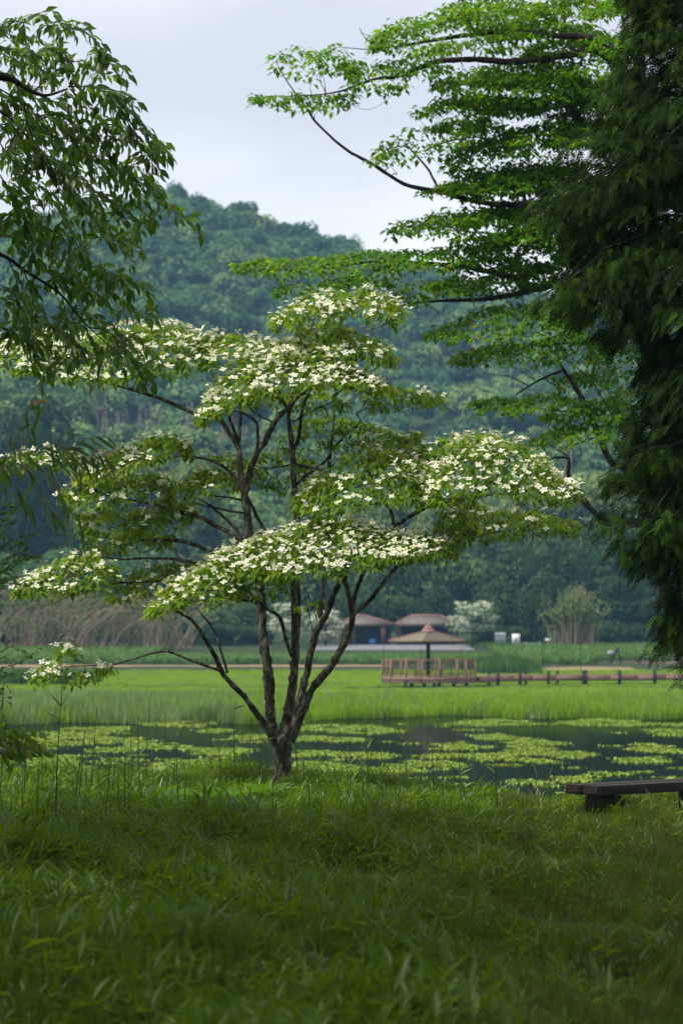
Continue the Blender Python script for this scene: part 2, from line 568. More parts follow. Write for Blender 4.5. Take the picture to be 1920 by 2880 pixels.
# ------------------------------------------------------------------ geometry-node scatter (only for uncountable stuff)
def gn_scatter(name, pos, rot, scl, idx, protos, label=None):
    pc = bpy.data.collections.new(name + '_kinds')
    for i, (me, mat) in enumerate(protos):
        o = bpy.data.objects.new('%s_kind_%02d' % (name, i), me)
        if len(me.materials) == 0:
            me.materials.append(mat)
        pc.objects.link(o)
    me = bpy.data.meshes.new(name)
    me.vertices.add(len(pos))
    me.vertices.foreach_set('co', np.asarray(pos, np.float32).ravel())
    a = me.attributes.new('rot', 'FLOAT_VECTOR', 'POINT')
    a.data.foreach_set('vector', np.asarray(rot, np.float32).ravel())
    a = me.attributes.new('scl', 'FLOAT_VECTOR', 'POINT')
    s = np.asarray(scl, np.float32)
    if s.ndim == 1:
        s = np.repeat(s[:, None], 3, 1)
    a.data.foreach_set('vector', s.ravel())
    a = me.attributes.new('idx', 'INT', 'POINT')
    a.data.foreach_set('value', np.asarray(idx, np.int32))
    o = bpy.data.objects.new(name, me)
    COL.objects.link(o)
    g = bpy.data.node_groups.new(name, 'GeometryNodeTree')
    g.interface.new_socket('Geometry', in_out='INPUT', socket_type='NodeSocketGeometry')
    g.interface.new_socket('Geometry', in_out='OUTPUT', socket_type='NodeSocketGeometry')
    gi = g.nodes.new('NodeGroupInput')
    go = g.nodes.new('NodeGroupOutput')
    ip = g.nodes.new('GeometryNodeInstanceOnPoints')
    ci = g.nodes.new('GeometryNodeCollectionInfo')
    ci.inputs['Collection'].default_value = pc
    ci.inputs['Separate Children'].default_value = True
    ci.inputs['Reset Children'].default_value = True
    ip.inputs['Pick Instance'].default_value = True

    def named(nm, typ):
        n = g.nodes.new('GeometryNodeInputNamedAttribute')
        n.data_type = typ
        n.inputs[0].default_value = nm
        return n.outputs[0]
    g.links.new(gi.outputs[0], ip.inputs['Points'])
    g.links.new(ci.outputs[0], ip.inputs['Instance'])
    g.links.new(named('idx', 'INT'), ip.inputs['Instance Index'])
    e2r = g.nodes.new('FunctionNodeEulerToRotation')
    g.links.new(named('rot', 'FLOAT_VECTOR'), e2r.inputs[0])
    g.links.new(e2r.outputs[0], ip.inputs['Rotation'])
    g.links.new(named('scl', 'FLOAT_VECTOR'), ip.inputs['Scale'])
    g.links.new(ip.outputs[0], go.inputs[0])
    md = o.modifiers.new('scatter', 'NODES')
    md.node_group = g
    o['kind'] = 'stuff'
    if label:
        o['label'] = label
    return o


def rand_z(n, tilt=.1):
    return np.stack([R.normal(0, tilt, n), R.normal(0, tilt, n), R.random(n) * 2 * np.pi], -1)


def crown_mesh(name, nleaf, size, seed, lobes=9, flat=.8, core=True, rx=1.0):
    """unit-radius leafy crown made of clumps, with gaps and an uneven outline"""
    r = np.random.default_rng(seed)
    c = norm(r.standard_normal((lobes, 3))) * (r.random((lobes, 1)) * .25 + .48)
    c[:, 2] = c[:, 2] * flat
    rad = r.random(lobes) * .20 + .30
    k = r.integers(0, lobes, nleaf)
    u = norm(r.standard_normal((nleaf, 3)))
    p = c[k] + u * (rad[k] * (.75 + .3 * r.random(nleaf)))[:, None]
    up = np.array([0, 0, 1.0])
    nr = norm(u + .5 * up + .5 * r.standard_normal((nleaf, 3)))
    yd = norm(np.cross(nr, r.standard_normal((nleaf, 3))))
    T = np.array([[-.5, -.3, 0], [0, -.55, .08], [.5, -.25, 0], [.35, .4, -.05], [-.3, .45, -.1]])
    vs, fs, rn = scatter(T, [[0, 1, 2, 3, 4]], p, yd, nr, size * (.6 + .8 * r.random(nleaf)), rnd=np.clip(.3 + .3 * (k % 4) / 3 + .35 * r.random(nleaf), 0, 1))
    me = mesh_np(name, vs, [fs], rn)
    return me


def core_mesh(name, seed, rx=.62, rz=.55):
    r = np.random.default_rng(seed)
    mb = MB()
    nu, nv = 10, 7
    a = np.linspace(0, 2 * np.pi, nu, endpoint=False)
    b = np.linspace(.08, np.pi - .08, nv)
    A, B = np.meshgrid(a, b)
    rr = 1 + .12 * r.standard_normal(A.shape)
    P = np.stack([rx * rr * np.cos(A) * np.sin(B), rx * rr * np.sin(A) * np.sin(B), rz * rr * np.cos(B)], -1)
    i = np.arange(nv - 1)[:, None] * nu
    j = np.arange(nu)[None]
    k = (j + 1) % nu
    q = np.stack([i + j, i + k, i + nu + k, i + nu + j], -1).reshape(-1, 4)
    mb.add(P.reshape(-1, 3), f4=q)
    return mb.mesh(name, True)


def join_meshes(name, parts):
    """[(mesh, material)] -> one mesh with several materials"""
    vs, f3, f4, f5, rn, mi = [], [], [], [], [], []
    out_v, loops, tot, mats, base = [], [], [], [], 0
    for k, (me, mat) in enumerate(parts):
        nv = len(me.vertices)
        co = np.empty(nv * 3, np.float32)
        me.vertices.foreach_get('co', co)
        lv = np.empty(len(me.loops), np.int32)
        me.loops.foreach_get('vertex_index', lv)
        lt = np.empty(len(me.polygons), np.int32)
        me.polygons.foreach_get('loop_total', lt)
        r = np.full(nv, .3, np.float32)
        if 'rnd' in me.attributes:
            me.attributes['rnd'].data.foreach_get('value', r)
        out_v.append(co.reshape(-1, 3))
        loops.append(lv + base)
        tot.append(lt)
        mi.append(np.full(len(lt), k, np.int32))
        rn.append(r)
        mats.append(mat)
        base += nv
    me = bpy.data.meshes.new(name)
    co = np.concatenate(out_v)
    me.vertices.add(len(co))
    me.vertices.foreach_set('co', co.ravel())
    lv = np.concatenate(loops)
    lt = np.concatenate(tot)
    me.loops.add(len(lv))
    me.loops.foreach_set('vertex_index', lv)
    me.polygons.add(len(lt))
    me.polygons.foreach_set('loop_start', np.concatenate([[0], np.cumsum(lt)[:-1]]).astype(np.int32))
    me.polygons.foreach_set('loop_total', lt)
    for m_ in mats:
        me.materials.append(m_)
    me.polygons.foreach_set('material_index', np.concatenate(mi))
    a = me.attributes.new('rnd', 'FLOAT', 'POINT')
    a.data.foreach_set('value', np.concatenate(rn))
    me.update(calc_edges=True)
    me.validate()
    return me


# ------------------------------------------------------------------ forest on the hill (one mass)
fp = []
for k in range(6):
    fl = crown_mesh('wood_crown', 950, .13, 40 + k, lobes=12, flat=.7)
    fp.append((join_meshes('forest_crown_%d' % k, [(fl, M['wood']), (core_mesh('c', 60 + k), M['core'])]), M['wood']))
n = 12000
px = R.random(n) * 330 - 165
py = 322 + R.random(n) * 330
ok = np.abs(px) < (py * .1412 + 26)
px, py = px[ok], py[ok]
keep = []                                   # rough spacing on a hashed grid
seen = set()
for i in range(len(px)):
    key = (int(px[i] // 4.0), int(py[i] // 4.2))
    if key not in seen:
        seen.add(key)
        keep.append(i)
px, py = px[keep], py[keep]
sz = 2.5 + 2.6 * R.random(len(px)) ** 1.8
pz = hill_z(px, py) + sz * .9 + 2.5 * R.random(len(px))
fsx, fsy = 960 + FOC * px / py, 1790 - (pz - EYE) * FOC / py
bare = (((fsx > 230) & (fsx < 780)) | ((fsx > 1120) & (fsx < 1640))) & (fsy > 1140 + 25 * np.sin(fsx * .01)) & (fsy < 1235) & (R.random(len(px)) < .85)
px, py, pz, sz = px[~bare], py[~bare], pz[~bare], sz[~bare]
gn_scatter('forest', np.stack([px, py, pz], -1), rand_z(len(px), .15), np.stack([sz, sz, sz * (.75 + .4 * R.random(len(px)))], -1), R.integers(0, 6, len(px)), fp,
           'hazy broadleaf forest covering the whole hillside')


# ------------------------------------------------------------------ grass-like clumps
def tuft(name, nb, h0, h1, w, spread, lean, seed, curve=.25):
    """tuft of thin blades rising from the origin"""
    r = np.random.default_rng(seed)
    a = r.random(nb) * 2 * np.pi
    rad = spread * np.sqrt(r.random(nb))
    pos = np.stack([rad * np.cos(a), rad * np.sin(a), np.zeros(nb)], -1)
    b = r.random(nb) * 2 * np.pi
    ln = lean * r.random(nb)
    out = np.stack([np.cos(b), np.sin(b), np.zeros(nb)], -1)
    up = np.array([0, 0, 1.0])
    d = norm(up + out * ln[:, None])
    nr = norm(up * .3 - out + 0)               # blade face turned so the tip bends outward
    h = h0 + (h1 - h0) * r.random(nb)
    T = BLADE.copy()
    T[:, 2] = -curve * T[:, 1] ** 2 * 1.0
    vs, fs, rn = scatter(T, BLADE_F, pos, d, -nr, h, rnd=r.random(nb), wscale=w / (.1 * h))
    return mesh_np(name, vs, [fs], rn)


def leafy(name, nst, h, leaf, lw, seed, spread=.05, per=5, droop=.5):
    """short stems carrying broad lance-shaped leaves"""
    r = np.random.default_rng(seed)
    pos, d, nr = [], [], []
    for s in range(nst):
        a = r.random() * 6.28
        rd = spread * math.sqrt(r.random())
        b = np.array([rd * math.cos(a), rd * math.sin(a), 0])
        tip = b + np.array([r.normal(0, .2) * h, r.normal(0, .2) * h, h * (.6 + .5 * r.random())])
        for k in range(per):
            t = (k + 1) / per
            ph = r.random() * 6.28
            o = np.array([math.cos(ph), math.sin(ph), 0])
            pos.append(b + (tip - b) * t)
            d.append(o + np.array([0, 0, r.normal(.35, droop)]))
            nr.append(np.array([0, 0, 1.0]) + .4 * o)
    pos, d, nr = map(np.array, (pos, d, nr))
    vs, fs, rn = scatter(LEAFS, LEAFS_F, pos, d, nr, leaf * (.6 + .7 * r.random(len(pos))), rnd=r.random(len(pos)), wscale=lw)
    return mesh_np(name, vs, [fs], rn)


def in_view(x, y, m=1.0):
    return np.abs(x) < y * .1412 + m


# reed marsh across the pond
DECK_C = np.array([5.44, 151.0])


def reed_mask(x, y):
    front = 89.5 + 3.2 * np.sin(x * .21 + .6) + 1.6 * np.sin(x * .57) + 1.2 * np.sin(x * 1.3 + 2) + 2.5 * sstep(-2, 6, x)
    ok = (y > front) & in_view(x, y, 7)
    deck = (np.hypot(x - DECK_C[0], y - DECK_C[1]) < 3.2)
    walk = (x > 7) & (np.abs(y - np.interp(x, [8.4, 10.7, 24, 60], [151, 157, 161.5, 166])) < 1.2)
    return ok & ~deck & ~walk


n = 34000
x = R.uniform(-36, 36, n)
y = 86 + 105 * R.random(n) ** 1.2
ok = reed_mask(x, y)
x, y = x[ok], y[ok]
px_s = 960 + FOC * x / y
grey = sstep(900, 500, px_s + 120 * np.sin(y * .21)) * sstep(150, 118, y + 6 * np.sin(x * .5))
idx = np.where(R.random(len(x)) < np.maximum(grey * .9, .10 + .25 * (np.sin(x * .35 + y * .11) * np.sin(y * .17 - x * .08) > .35)), 3, 0) + R.integers(0, 3, len(x))
hs = np.interp(y, [86, 100, 110, 120, 130, 140, 150, 170, 190], [.60, .58, .48, .36, .24, .12, .06, .10, .12]) * (.65 + .55 * R.random(len(x))) * (1 + .16 * np.sin(x * .7 + y * .15) * np.sin(y * .4) + .12 * np.sin(x * 1.9 - y * .8))
hs = hs * (1 + .12 * grey)
pos = np.stack([x, y, np.maximum(gz(x, y), -.05)], -1)
protos = [(tuft('reed_tuft', 34, .55, 1.15, .03, .42, .45, 100 + k, .25), M['reed']) for k in range(3)]
protos += [(tuft('grey_reed_tuft', 34, .5, 1.25, .028, .42, .5, 110 + k, .28), M['reed_grey']) for k in range(3)]
ws = np.full(len(x), 1.0) * np.interp(y, [86, 200], [.9, 1.5])
gn_scatter('reeds', pos, rand_z(len(x), .06), np.stack([ws, ws, hs], -1), idx, protos, 'green reed marsh beyond the open water of the pond')

# leafy field in front of the far trees
n = 9000
x = R.uniform(-44, 44, n)
y = R.uniform(203, 264, n)
ok = in_view(x, y, 7) & ~((x > -3.4) & (x < 13.8) & (y > 245.5)) & ~((x > 15) & (x < 23.5) & (y < 203)) & ~((x > 21.5) & (y < 213))
x, y = x[ok], y[ok]
sc_ = (.9 + .5 * R.random(len(x))) * np.where((x > -18) & (x < 15), np.interp(y, [203, 218, 242], [.75, .42, .12]), np.interp(y, [203, 240, 262], [.7, .6, .4]))
protos = [(leafy('herb', 6, .75, .30, 1.5, 130 + k, .45, 6), M['herb']) for k in range(3)]
gn_scatter('field_plants', np.stack([x, y, gz(x, y)], -1), rand_z(len(x), .1), sc_, R.integers(0, 3, len(x)), protos, 'leafy green field plants before the far trees')

# darker rushes beside the earth bank
n = 420
x = 12.8 + R.normal(0, 1.25, n)
y = R.uniform(184, 200, n)
protos = [(tuft('rush_tuft', 30, .8, 1.25, .05, .45, .25, 140 + k, .15), M['rush']) for k in range(3)]
gn_scatter('rushes', np.stack([x, y, gz(x, y) - .05], -1), rand_z(n, .15), np.clip(.8 - .14 * np.abs(x - 12.8) + .25 * R.normal(0, 1, n), .25, 1.2), R.integers(0, 3, n), protos, 'dark green rush clump behind the boardwalk')
n = 260
x = R.uniform(-27, -17.5, n) + R.normal(0, .5, n)
y = R.uniform(158, 172, n)
gn_scatter('rushes', np.stack([x, y, gz(x, y) - .05], -1), rand_z(n, .05), np.full(n, .8), R.integers(0, 3, n), protos, 'dark green rush clump in the marsh at the far left')

# floating plants: (centre x, centre y, half width, half height) in photo pixels, laid on the water plane
PATCH = []
for (x0, x1, y0, y1) in [(100, 610, 888, 985), (-60, 240, 1015, 1050), (60, 560, 1020, 1060), (0, 420, 1062, 1100), (640, 1000, 850, 890), (700, 850, 972, 995), (850, 1160, 985, 1020),
                         (670, 1150, 1040, 1105), (130, 420, 1112, 1150), (300, 660, 1125, 1165), (120, 500, 1165, 1205), (1095, 1245, 925, 962), (930, 1040, 900, 918), (1360, 1560, 930, 965),
                         (1360, 1570, 880, 912), (1340, 1560, 1000, 1030), (1360, 1580, 1050, 1110), (560, 720, 940, 962), (440, 640, 985, 1010), (600, 700, 965, 985)]:
    PATCH.append((*K3((x0, y0)), *K3((x1, y1))))
for (x0, x1, y0, y1) in [(-40, 260, 720, 762), (540, 890, 692, 726), (980, 1400, 690, 728), (1430, 1640, 738, 772), (610, 860, 762, 792), (690, 1000, 785, 825), (560, 1060, 832, 892), (820, 1130, 825, 865),
                         (360, 625, 803, 834), (370, 560, 848, 882), (-40, 330, 835, 875), (-20, 350, 890, 950), (300, 560, 885, 930), (1290, 1500, 806, 842), (1290, 1440, 868, 896),
                         (1090, 1280, 933, 962), (1010, 1080, 945, 985), (800, 900, 975, 990), (560, 660, 738, 758), (0, 90, 775, 797), (1440, 1600, 828, 850), (1400, 1600, 704, 722), (250, 420, 915, 935), (480, 640, 872, 886)]:
    PATCH.append((*K4((x0, y0)), *K4((x1, y1))))
pts = []
for (x0, y0, x1, y1) in PATCH:
    cx, cyy, hw, hh = (x0 + x1) / 2, (y0 + y1) / 2, (x1 - x0) / 2, (y1 - y0) / 2
    da, db = EYE * FOC / (cyy + hh - 1790), EYE * FOC / (cyy - hh - 1790)
    area = hw * 2 / FOC * (da + db) / 2 * (db - da) * .78
    m = int(area * 7.5) + 12
    u = R.uniform(-1, 1, (m * 2, 2))
    rr = np.hypot(u[:, 0], u[:, 1])
    th = np.arctan2(u[:, 1], u[:, 0])
    edge = .86 + .10 * np.sin(3 * th + cx) + .10 * np.sin(7 * th + cyy) + .06 * np.sin(13 * th)
    u = u[rr < edge][:m]
    dd = (da + db) / 2 + u[:, 1] * (db - da) / 2
    xx = (cx - 960) / FOC * (da + db) / 2 + u[:, 0] * hw / FOC * (da + db) / 2
    hole = np.sin(xx * 2.1 + dd * .9) + np.sin(xx * 3.3 - dd * .61 + 1) + .8 * np.sin(dd * 1.7)
    g = hole > -.55
    pts.append(np.stack([xx[g], dd[g], np.full(g.sum(), .012)], -1))
n = 2600                                        # loose ones in between
dd = EYE * FOC / R.uniform(2030 - 1790, 2260 - 1790, n)
pts.append(np.stack([R.uniform(-.155, .155, n) * dd, dd, np.full(n, .012)], -1)[(R.random(n) < .05)])
pts = np.concatenate(pts)


def pads(name, seed):
    r = np.random.default_rng(seed)
    m = 56
    p = np.stack([r.normal(0, .15, m), r.normal(0, .18, m), r.random(m) * .010], -1)
    a = np.linspace(0, 2 * np.pi, 6, endpoint=False)
    T = np.stack([.5 * np.cos(a), .5 * np.sin(a), .04 * np.cos(2 * a)], -1)
    nr = norm(np.array([0, 0, 1.0]) + .10 * r.standard_normal((m, 3)))
    vs, fs, rn = scatter(T, [[0, 1, 2, 3, 4, 5]], p, r.standard_normal((m, 3)), nr, .03 + .06 * r.random(m) ** 1.5, rnd=r.random(m))
    return mesh_np(name, vs, [fs], rn)


gn_scatter('water_plants', pts, np.stack([pts[:, 0] * 0, pts[:, 0] * 0, R.random(len(pts)) * 6.28], -1), .8 + .5 * R.random(len(pts)), R.integers(0, 3, len(pts)),
           [(pads('floating_pads', 150 + k), M['pad']) for k in range(3)], 'yellow green floating leaves in streaks on dark water')

# grass on the near bank
n = 62000
y = 9.5 + 29 * R.random(n) ** .8
x = R.uniform(-1, 1, n) * (y * .1412 + 1.2)
z = gz(x, y)
ok = (z > .25) & (np.sin(x * 4.1 + y * 1.3) + np.sin(x * 2.3 - y * 2.9 + 2) > -1.55)
x, y, z = x[ok], y[ok], z[ok]
n = len(x)
pxs = 960 + FOC * x / y
pys = 1790 + FOC * (EYE - z) / y
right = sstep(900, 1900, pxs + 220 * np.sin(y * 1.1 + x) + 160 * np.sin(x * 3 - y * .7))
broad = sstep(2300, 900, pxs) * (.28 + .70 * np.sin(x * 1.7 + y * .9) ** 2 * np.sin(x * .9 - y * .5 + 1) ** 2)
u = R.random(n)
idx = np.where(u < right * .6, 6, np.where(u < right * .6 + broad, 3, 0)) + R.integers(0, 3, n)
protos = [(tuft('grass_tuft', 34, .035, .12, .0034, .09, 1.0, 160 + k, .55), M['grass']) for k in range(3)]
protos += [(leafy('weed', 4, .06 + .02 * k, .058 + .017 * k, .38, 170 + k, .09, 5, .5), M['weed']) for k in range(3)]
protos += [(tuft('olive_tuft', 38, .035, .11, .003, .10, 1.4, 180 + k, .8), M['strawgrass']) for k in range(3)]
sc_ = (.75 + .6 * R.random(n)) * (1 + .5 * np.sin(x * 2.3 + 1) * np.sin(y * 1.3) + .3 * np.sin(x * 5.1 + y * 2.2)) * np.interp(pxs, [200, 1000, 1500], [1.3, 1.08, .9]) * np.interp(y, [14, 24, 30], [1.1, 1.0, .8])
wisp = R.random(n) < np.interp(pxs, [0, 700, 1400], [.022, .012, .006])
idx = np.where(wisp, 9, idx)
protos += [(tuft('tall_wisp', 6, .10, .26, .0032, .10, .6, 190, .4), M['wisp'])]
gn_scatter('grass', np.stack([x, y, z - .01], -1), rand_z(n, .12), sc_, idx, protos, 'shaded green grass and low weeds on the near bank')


# ================================================================== viewing deck, pavilion, boardwalks
DZ = .64
deck = thing('viewing_deck', (DECK_C[0], DECK_C[1], 0), 'octagonal red-brown wooden viewing deck with railings under the parasol roof', 'deck')
RO = 2.92
oct_a = np.radians(np.arange(8) * 45 + 22.5 + 12)
oc = np.stack([DECK_C[0] + RO * np.cos(oct_a), DECK_C[1] + RO * np.sin(oct_a)], -1)
b = MB()
k = 0
yy = -2.9
while yy < 2.85:                                   # floor boards clipped to the octagon, small gaps
    rowx = []
    for yv in (yy, yy + .135):
        lim = []
        for i in range(8):
            p, q = oc[i] - DECK_C, oc[(i + 1) % 8] - DECK_C
            if (p[1] - yv) * (q[1] - yv) < 0:
                t = (yv - p[1]) / (q[1] - p[1])
                lim.append(p[0] + t * (q[0] - p[0]))
        rowx.append(lim)
    if all(len(l) == 2 for l in rowx):
        w0 = max(min(rowx[0]), min(rowx[1]))
        w1 = min(max(rowx[0]), max(rowx[1]))
        b.box((DECK_C[0] + (w0 + w1) / 2, DECK_C[1] + yy + .0675, DZ - .03), (w1 - w0, .135, .05), rnd=R.random())
    yy += .15
b.build('floor_boards', M['deck'], deck, kind='stuff')
for i in range(8):
    p, q = oc[i], oc[(i + 1) % 8]
    c = (p + q) / 2
    L = np.linalg.norm(q - p)
    a = math.atan2(q[1] - p[1], q[0] - p[0])
    o2 = norm(c - DECK_C) * .04
    MB().box((c[0] + o2[0], c[1] + o2[1], DZ - .11), (L + .05, .05, .17), a).build('fascia_board', M['deck'], deck)
    MB().box((c[0] + o2[0] * .4, c[1] + o2[1] * .4, DZ - .29), (L + .03, .05, .17), a).build('fascia_board', M['deck'], deck)
    gap = i == 7 or i == 0
    if i == 0:                                      # the side where the boardwalk arrives stays open
        pass
    posts = [p, c]
    for pp in posts:
        MB().box((pp[0], pp[1], DZ + .36), (.09, .09, 1.50), a).build('railing_post', M['deck'], deck)
    if i != 7:
        for zz, hh in ((1.06, .06), (.14, .05)):
            MB().box((c[0], c[1], DZ + zz), (L, .05, hh), a).build('rail', M['deck'], deck)
        for t in np.linspace(.08, .92, 9):
            if abs(t - .5) > .03:
                pp = p + (q - p) * t
                MB().box((pp[0], pp[1], DZ + .6), (.018, .018, .9), a).build('baluster', M['post'], deck)
for (sx, r_) in ((1138, 2.3), (1190, 2.6), (1218, 2.6), (1273, 2.2), (1310, 1.2), (1160, -1.5), (1240, -2.0)):
    X = (sx - 960) / FOC * 150
    MB().box((X, DECK_C[1] - r_, -.05), (.22, .22, 1.0)).build('pile', M['pile'], deck)

pav = thing('pavilion', (DECK_C[0], DECK_C[1], DZ), 'square tan-roofed parasol pavilion on a single post over the deck', 'pavilion')
cx0, cy0 = DECK_C[0] - .03, DECK_C[1]
ca = np.radians(-90 - 9.6 + np.arange(4) * 90)
EV, AP = 2.86, 3.50
cor = np.stack([cx0 + 2.53 * np.cos(ca), cy0 + 2.53 * np.sin(ca)], -1)
for i in range(4):                                  # four roof planes in shingle courses, each course a little proud
    p, q = cor[i], cor[(i + 1) % 4]
    b = MB()
    nC = 9
    for c in range(nC):
        t0, t1 = c / nC, (c + 1) / nC
        lift = .0
        a0, b0 = p + (np.array([cx0, cy0]) - p) * t0, q + (np.array([cx0, cy0]) - q) * t0
        a1, b1 = p + (np.array([cx0, cy0]) - p) * t1, q + (np.array([cx0, cy0]) - q) * t1
        z0, z1 = EV + (AP - EV) * t0, EV + (AP - EV) * t1
        b.add([[*a0, z0 + .03], [*b0, z0 + .03], [*b1, z1], [*a1, z1], [*a0, z0], [*b0, z0]], f4=[[0, 1, 2, 3], [4, 5, 1, 0]])
    roof = b.build('roof', M['shingle'], pav)
    MB().tube([[p[0], p[1], EV + .05], [cx0, cy0, AP + .05]], .03, 5).build('ridge_cap', M['redtrim'], roof)
    c = (p + q) / 2
    a = math.atan2(q[1] - p[1], q[0] - p[0])
    MB().box((c[0], c[1], EV - .05), (np.linalg.norm(q - p), .05, .13), a).build('eave_board', M['post'], roof)
    MB().tube([[p[0], p[1], EV - .03], [cx0, cy0, AP - .12]], .05, 4).build('rafter', M['post'], pav)
MB().box((cx0, cy0, DZ + 1.35), (.2, .2, 2.7), .3).build('post', M['pile'], pav)
b = MB()
for r0, z0, r1, z1 in ((.44, 3.40, .36, 3.60), (.36, 3.62, .16, 3.82), (.16, 3.82, .05, 3.98)):
    b.tube([[cx0, cy0, z0], [cx0, cy0, z1]], [r0, r1], 8)
b.build('finial', M['redtrim'], pav)
bt = thing('post_bench', (cx0, cy0, DZ), 'low wooden bench around the pavilion post inside the railings', 'bench')
for s in (-1, 1):
    MB().box((cx0, cy0 + s * .55, DZ + .44), (1.9, .4, .06)).build('seat', M['deck'], bt)
    for t in (-.8, .8):
        MB().box((cx0 + t, cy0 + s * .55, DZ + .2), (.08, .3, .41)).build('leg', M['post'], bt)


def boardwalk(name, label, path, zt, width, ends, post_h=.28, depth=1.0):
    path = np.array(path, float)
    root = thing(name, (path[0][0], path[0][1], 0), label, 'boardwalk')
    c = crom(np.hstack([path, np.zeros((len(path), 1))]), .16)[:, :2]
    t = norm(np.gradient(c, axis=0))
    nrm = np.stack([-t[:, 1], t[:, 0]], -1)
    bb = MB()
    for i in range(len(c)):
        bb.box((c[i][0], c[i][1], zt - .03), (.14, width, .05), math.atan2(t[i][1], t[i][0]), rnd=R.random())
    bb.build('floor_boards', M['deck'], root, kind='stuff')
    for s in (-1, 1):
        for lo in range(0, len(c) - 1, 12):
            hi = min(lo + 12, len(c) - 1)
            p, q = c[lo] + nrm[lo] * s * (width / 2 - .03), c[hi] + nrm[hi] * s * (width / 2 - .03)
            m = (p + q) / 2
            MB().box((m[0], m[1], zt - .23), (np.linalg.norm(q - p) + .02, .08, .34), math.atan2(q[1] - p[1], q[0] - p[0])).build('side_beam', M['deck'], root)
    for (sx, s) in ends:
        X = (sx - 960) / FOC * np.interp(0, [0, 1], [c[0][1], c[0][1]])
        # nearest point of the walk to that sight line
        k = np.argmin(np.abs(960 + FOC * c[:, 0] / c[:, 1] - sx))
        p = c[k] + nrm[k] * s * (width / 2 + .07)
        MB().box((p[0], p[1], zt + post_h / 2 - depth / 2), (.17, .17, depth + post_h), .1).build('pile', M['pile'], root)
    return root


boardwalk('boardwalk', 'long red-brown boardwalk on dark piles leading from the deck', [(8.1, 152.0), (10.7, 157.0), (16, 159.5), (24, 161.5), (31, 163)], DZ, 1.25,
          [(1370, -1), (1400, 1), (1440, -1), (1490, 1), (1526, -1), (1578, 1), (1629, -1), (1657, 1), (1729, -1), (1748, 1), (1828, -1), (1847, 1), (1912, -1), (1935, 1), (2010, -1), (2030, 1)])
boardwalk('boardwalk', 'shorter distant boardwalk section beside the leaning frame', [(23.6, 208), (27, 206), (31, 202)], .95, 1.2,
          [(1742, 1), (1808, -1), (1838, 1), (1880, -1), (1905, 1), (1940, -1)], post_h=.3, depth=1.1)
fr = thing('leaning_trestle', (23.3, 206, .7), 'dark leaning post trestle at the end of the distant boardwalk', 'trestle')
MB().tube([[22.7, 206, .5], [23.5, 206, 2.2]], .09, 5).build('post', M['pile'], fr)
MB().tube([[23.8, 206, .5], [23.5, 206, 2.2]], .07, 5).build('post', M['pile'], fr)
MB().box((22.9, 205.9, 1.75), (.5, .1, .35)).build('panel', M['grey'], fr)
st = thing('leaning_stake', (27.3, 208, .7), 'thin grey stake leaning above the distant boardwalk', 'stake')
MB().tube([[27.5, 208, .6], [27.0, 208, 2.0]], .05, 5).build('shaft', M['grey'], st)
# thin poles standing in the marsh
for i, (sx, d, h) in enumerate(((1525, 182, 3.2), (1632, 186, 2.6), (1812, 215, 2.6), (1870, 215, 2.4), (1078, 186, 2.2), (1182, 186, 2.0), (1298, 190, 1.9))):
    X = (sx - 960) / FOC * d
    g0 = float(gz(X, d))
    o = MB().tube([[X, d, g0], [X + .02, d, g0 + h]], .025, 5).build('marsh_pole', M['pile'])
    tag(o, ['tallest thin pole right behind the boardwalk before the earth bank', 'thin pole standing at the right end of the earth bank', 'thin pole in the field above the distant boardwalk',
           'thin pole at the far right edge behind the conifer tips', 'thin pole just off the left corner of the deck', 'thin pole seen behind the deck left of the pavilion post',
           'short thin pole behind the right corner of the deck'][i], 'pole', 'thin poles in the marsh')


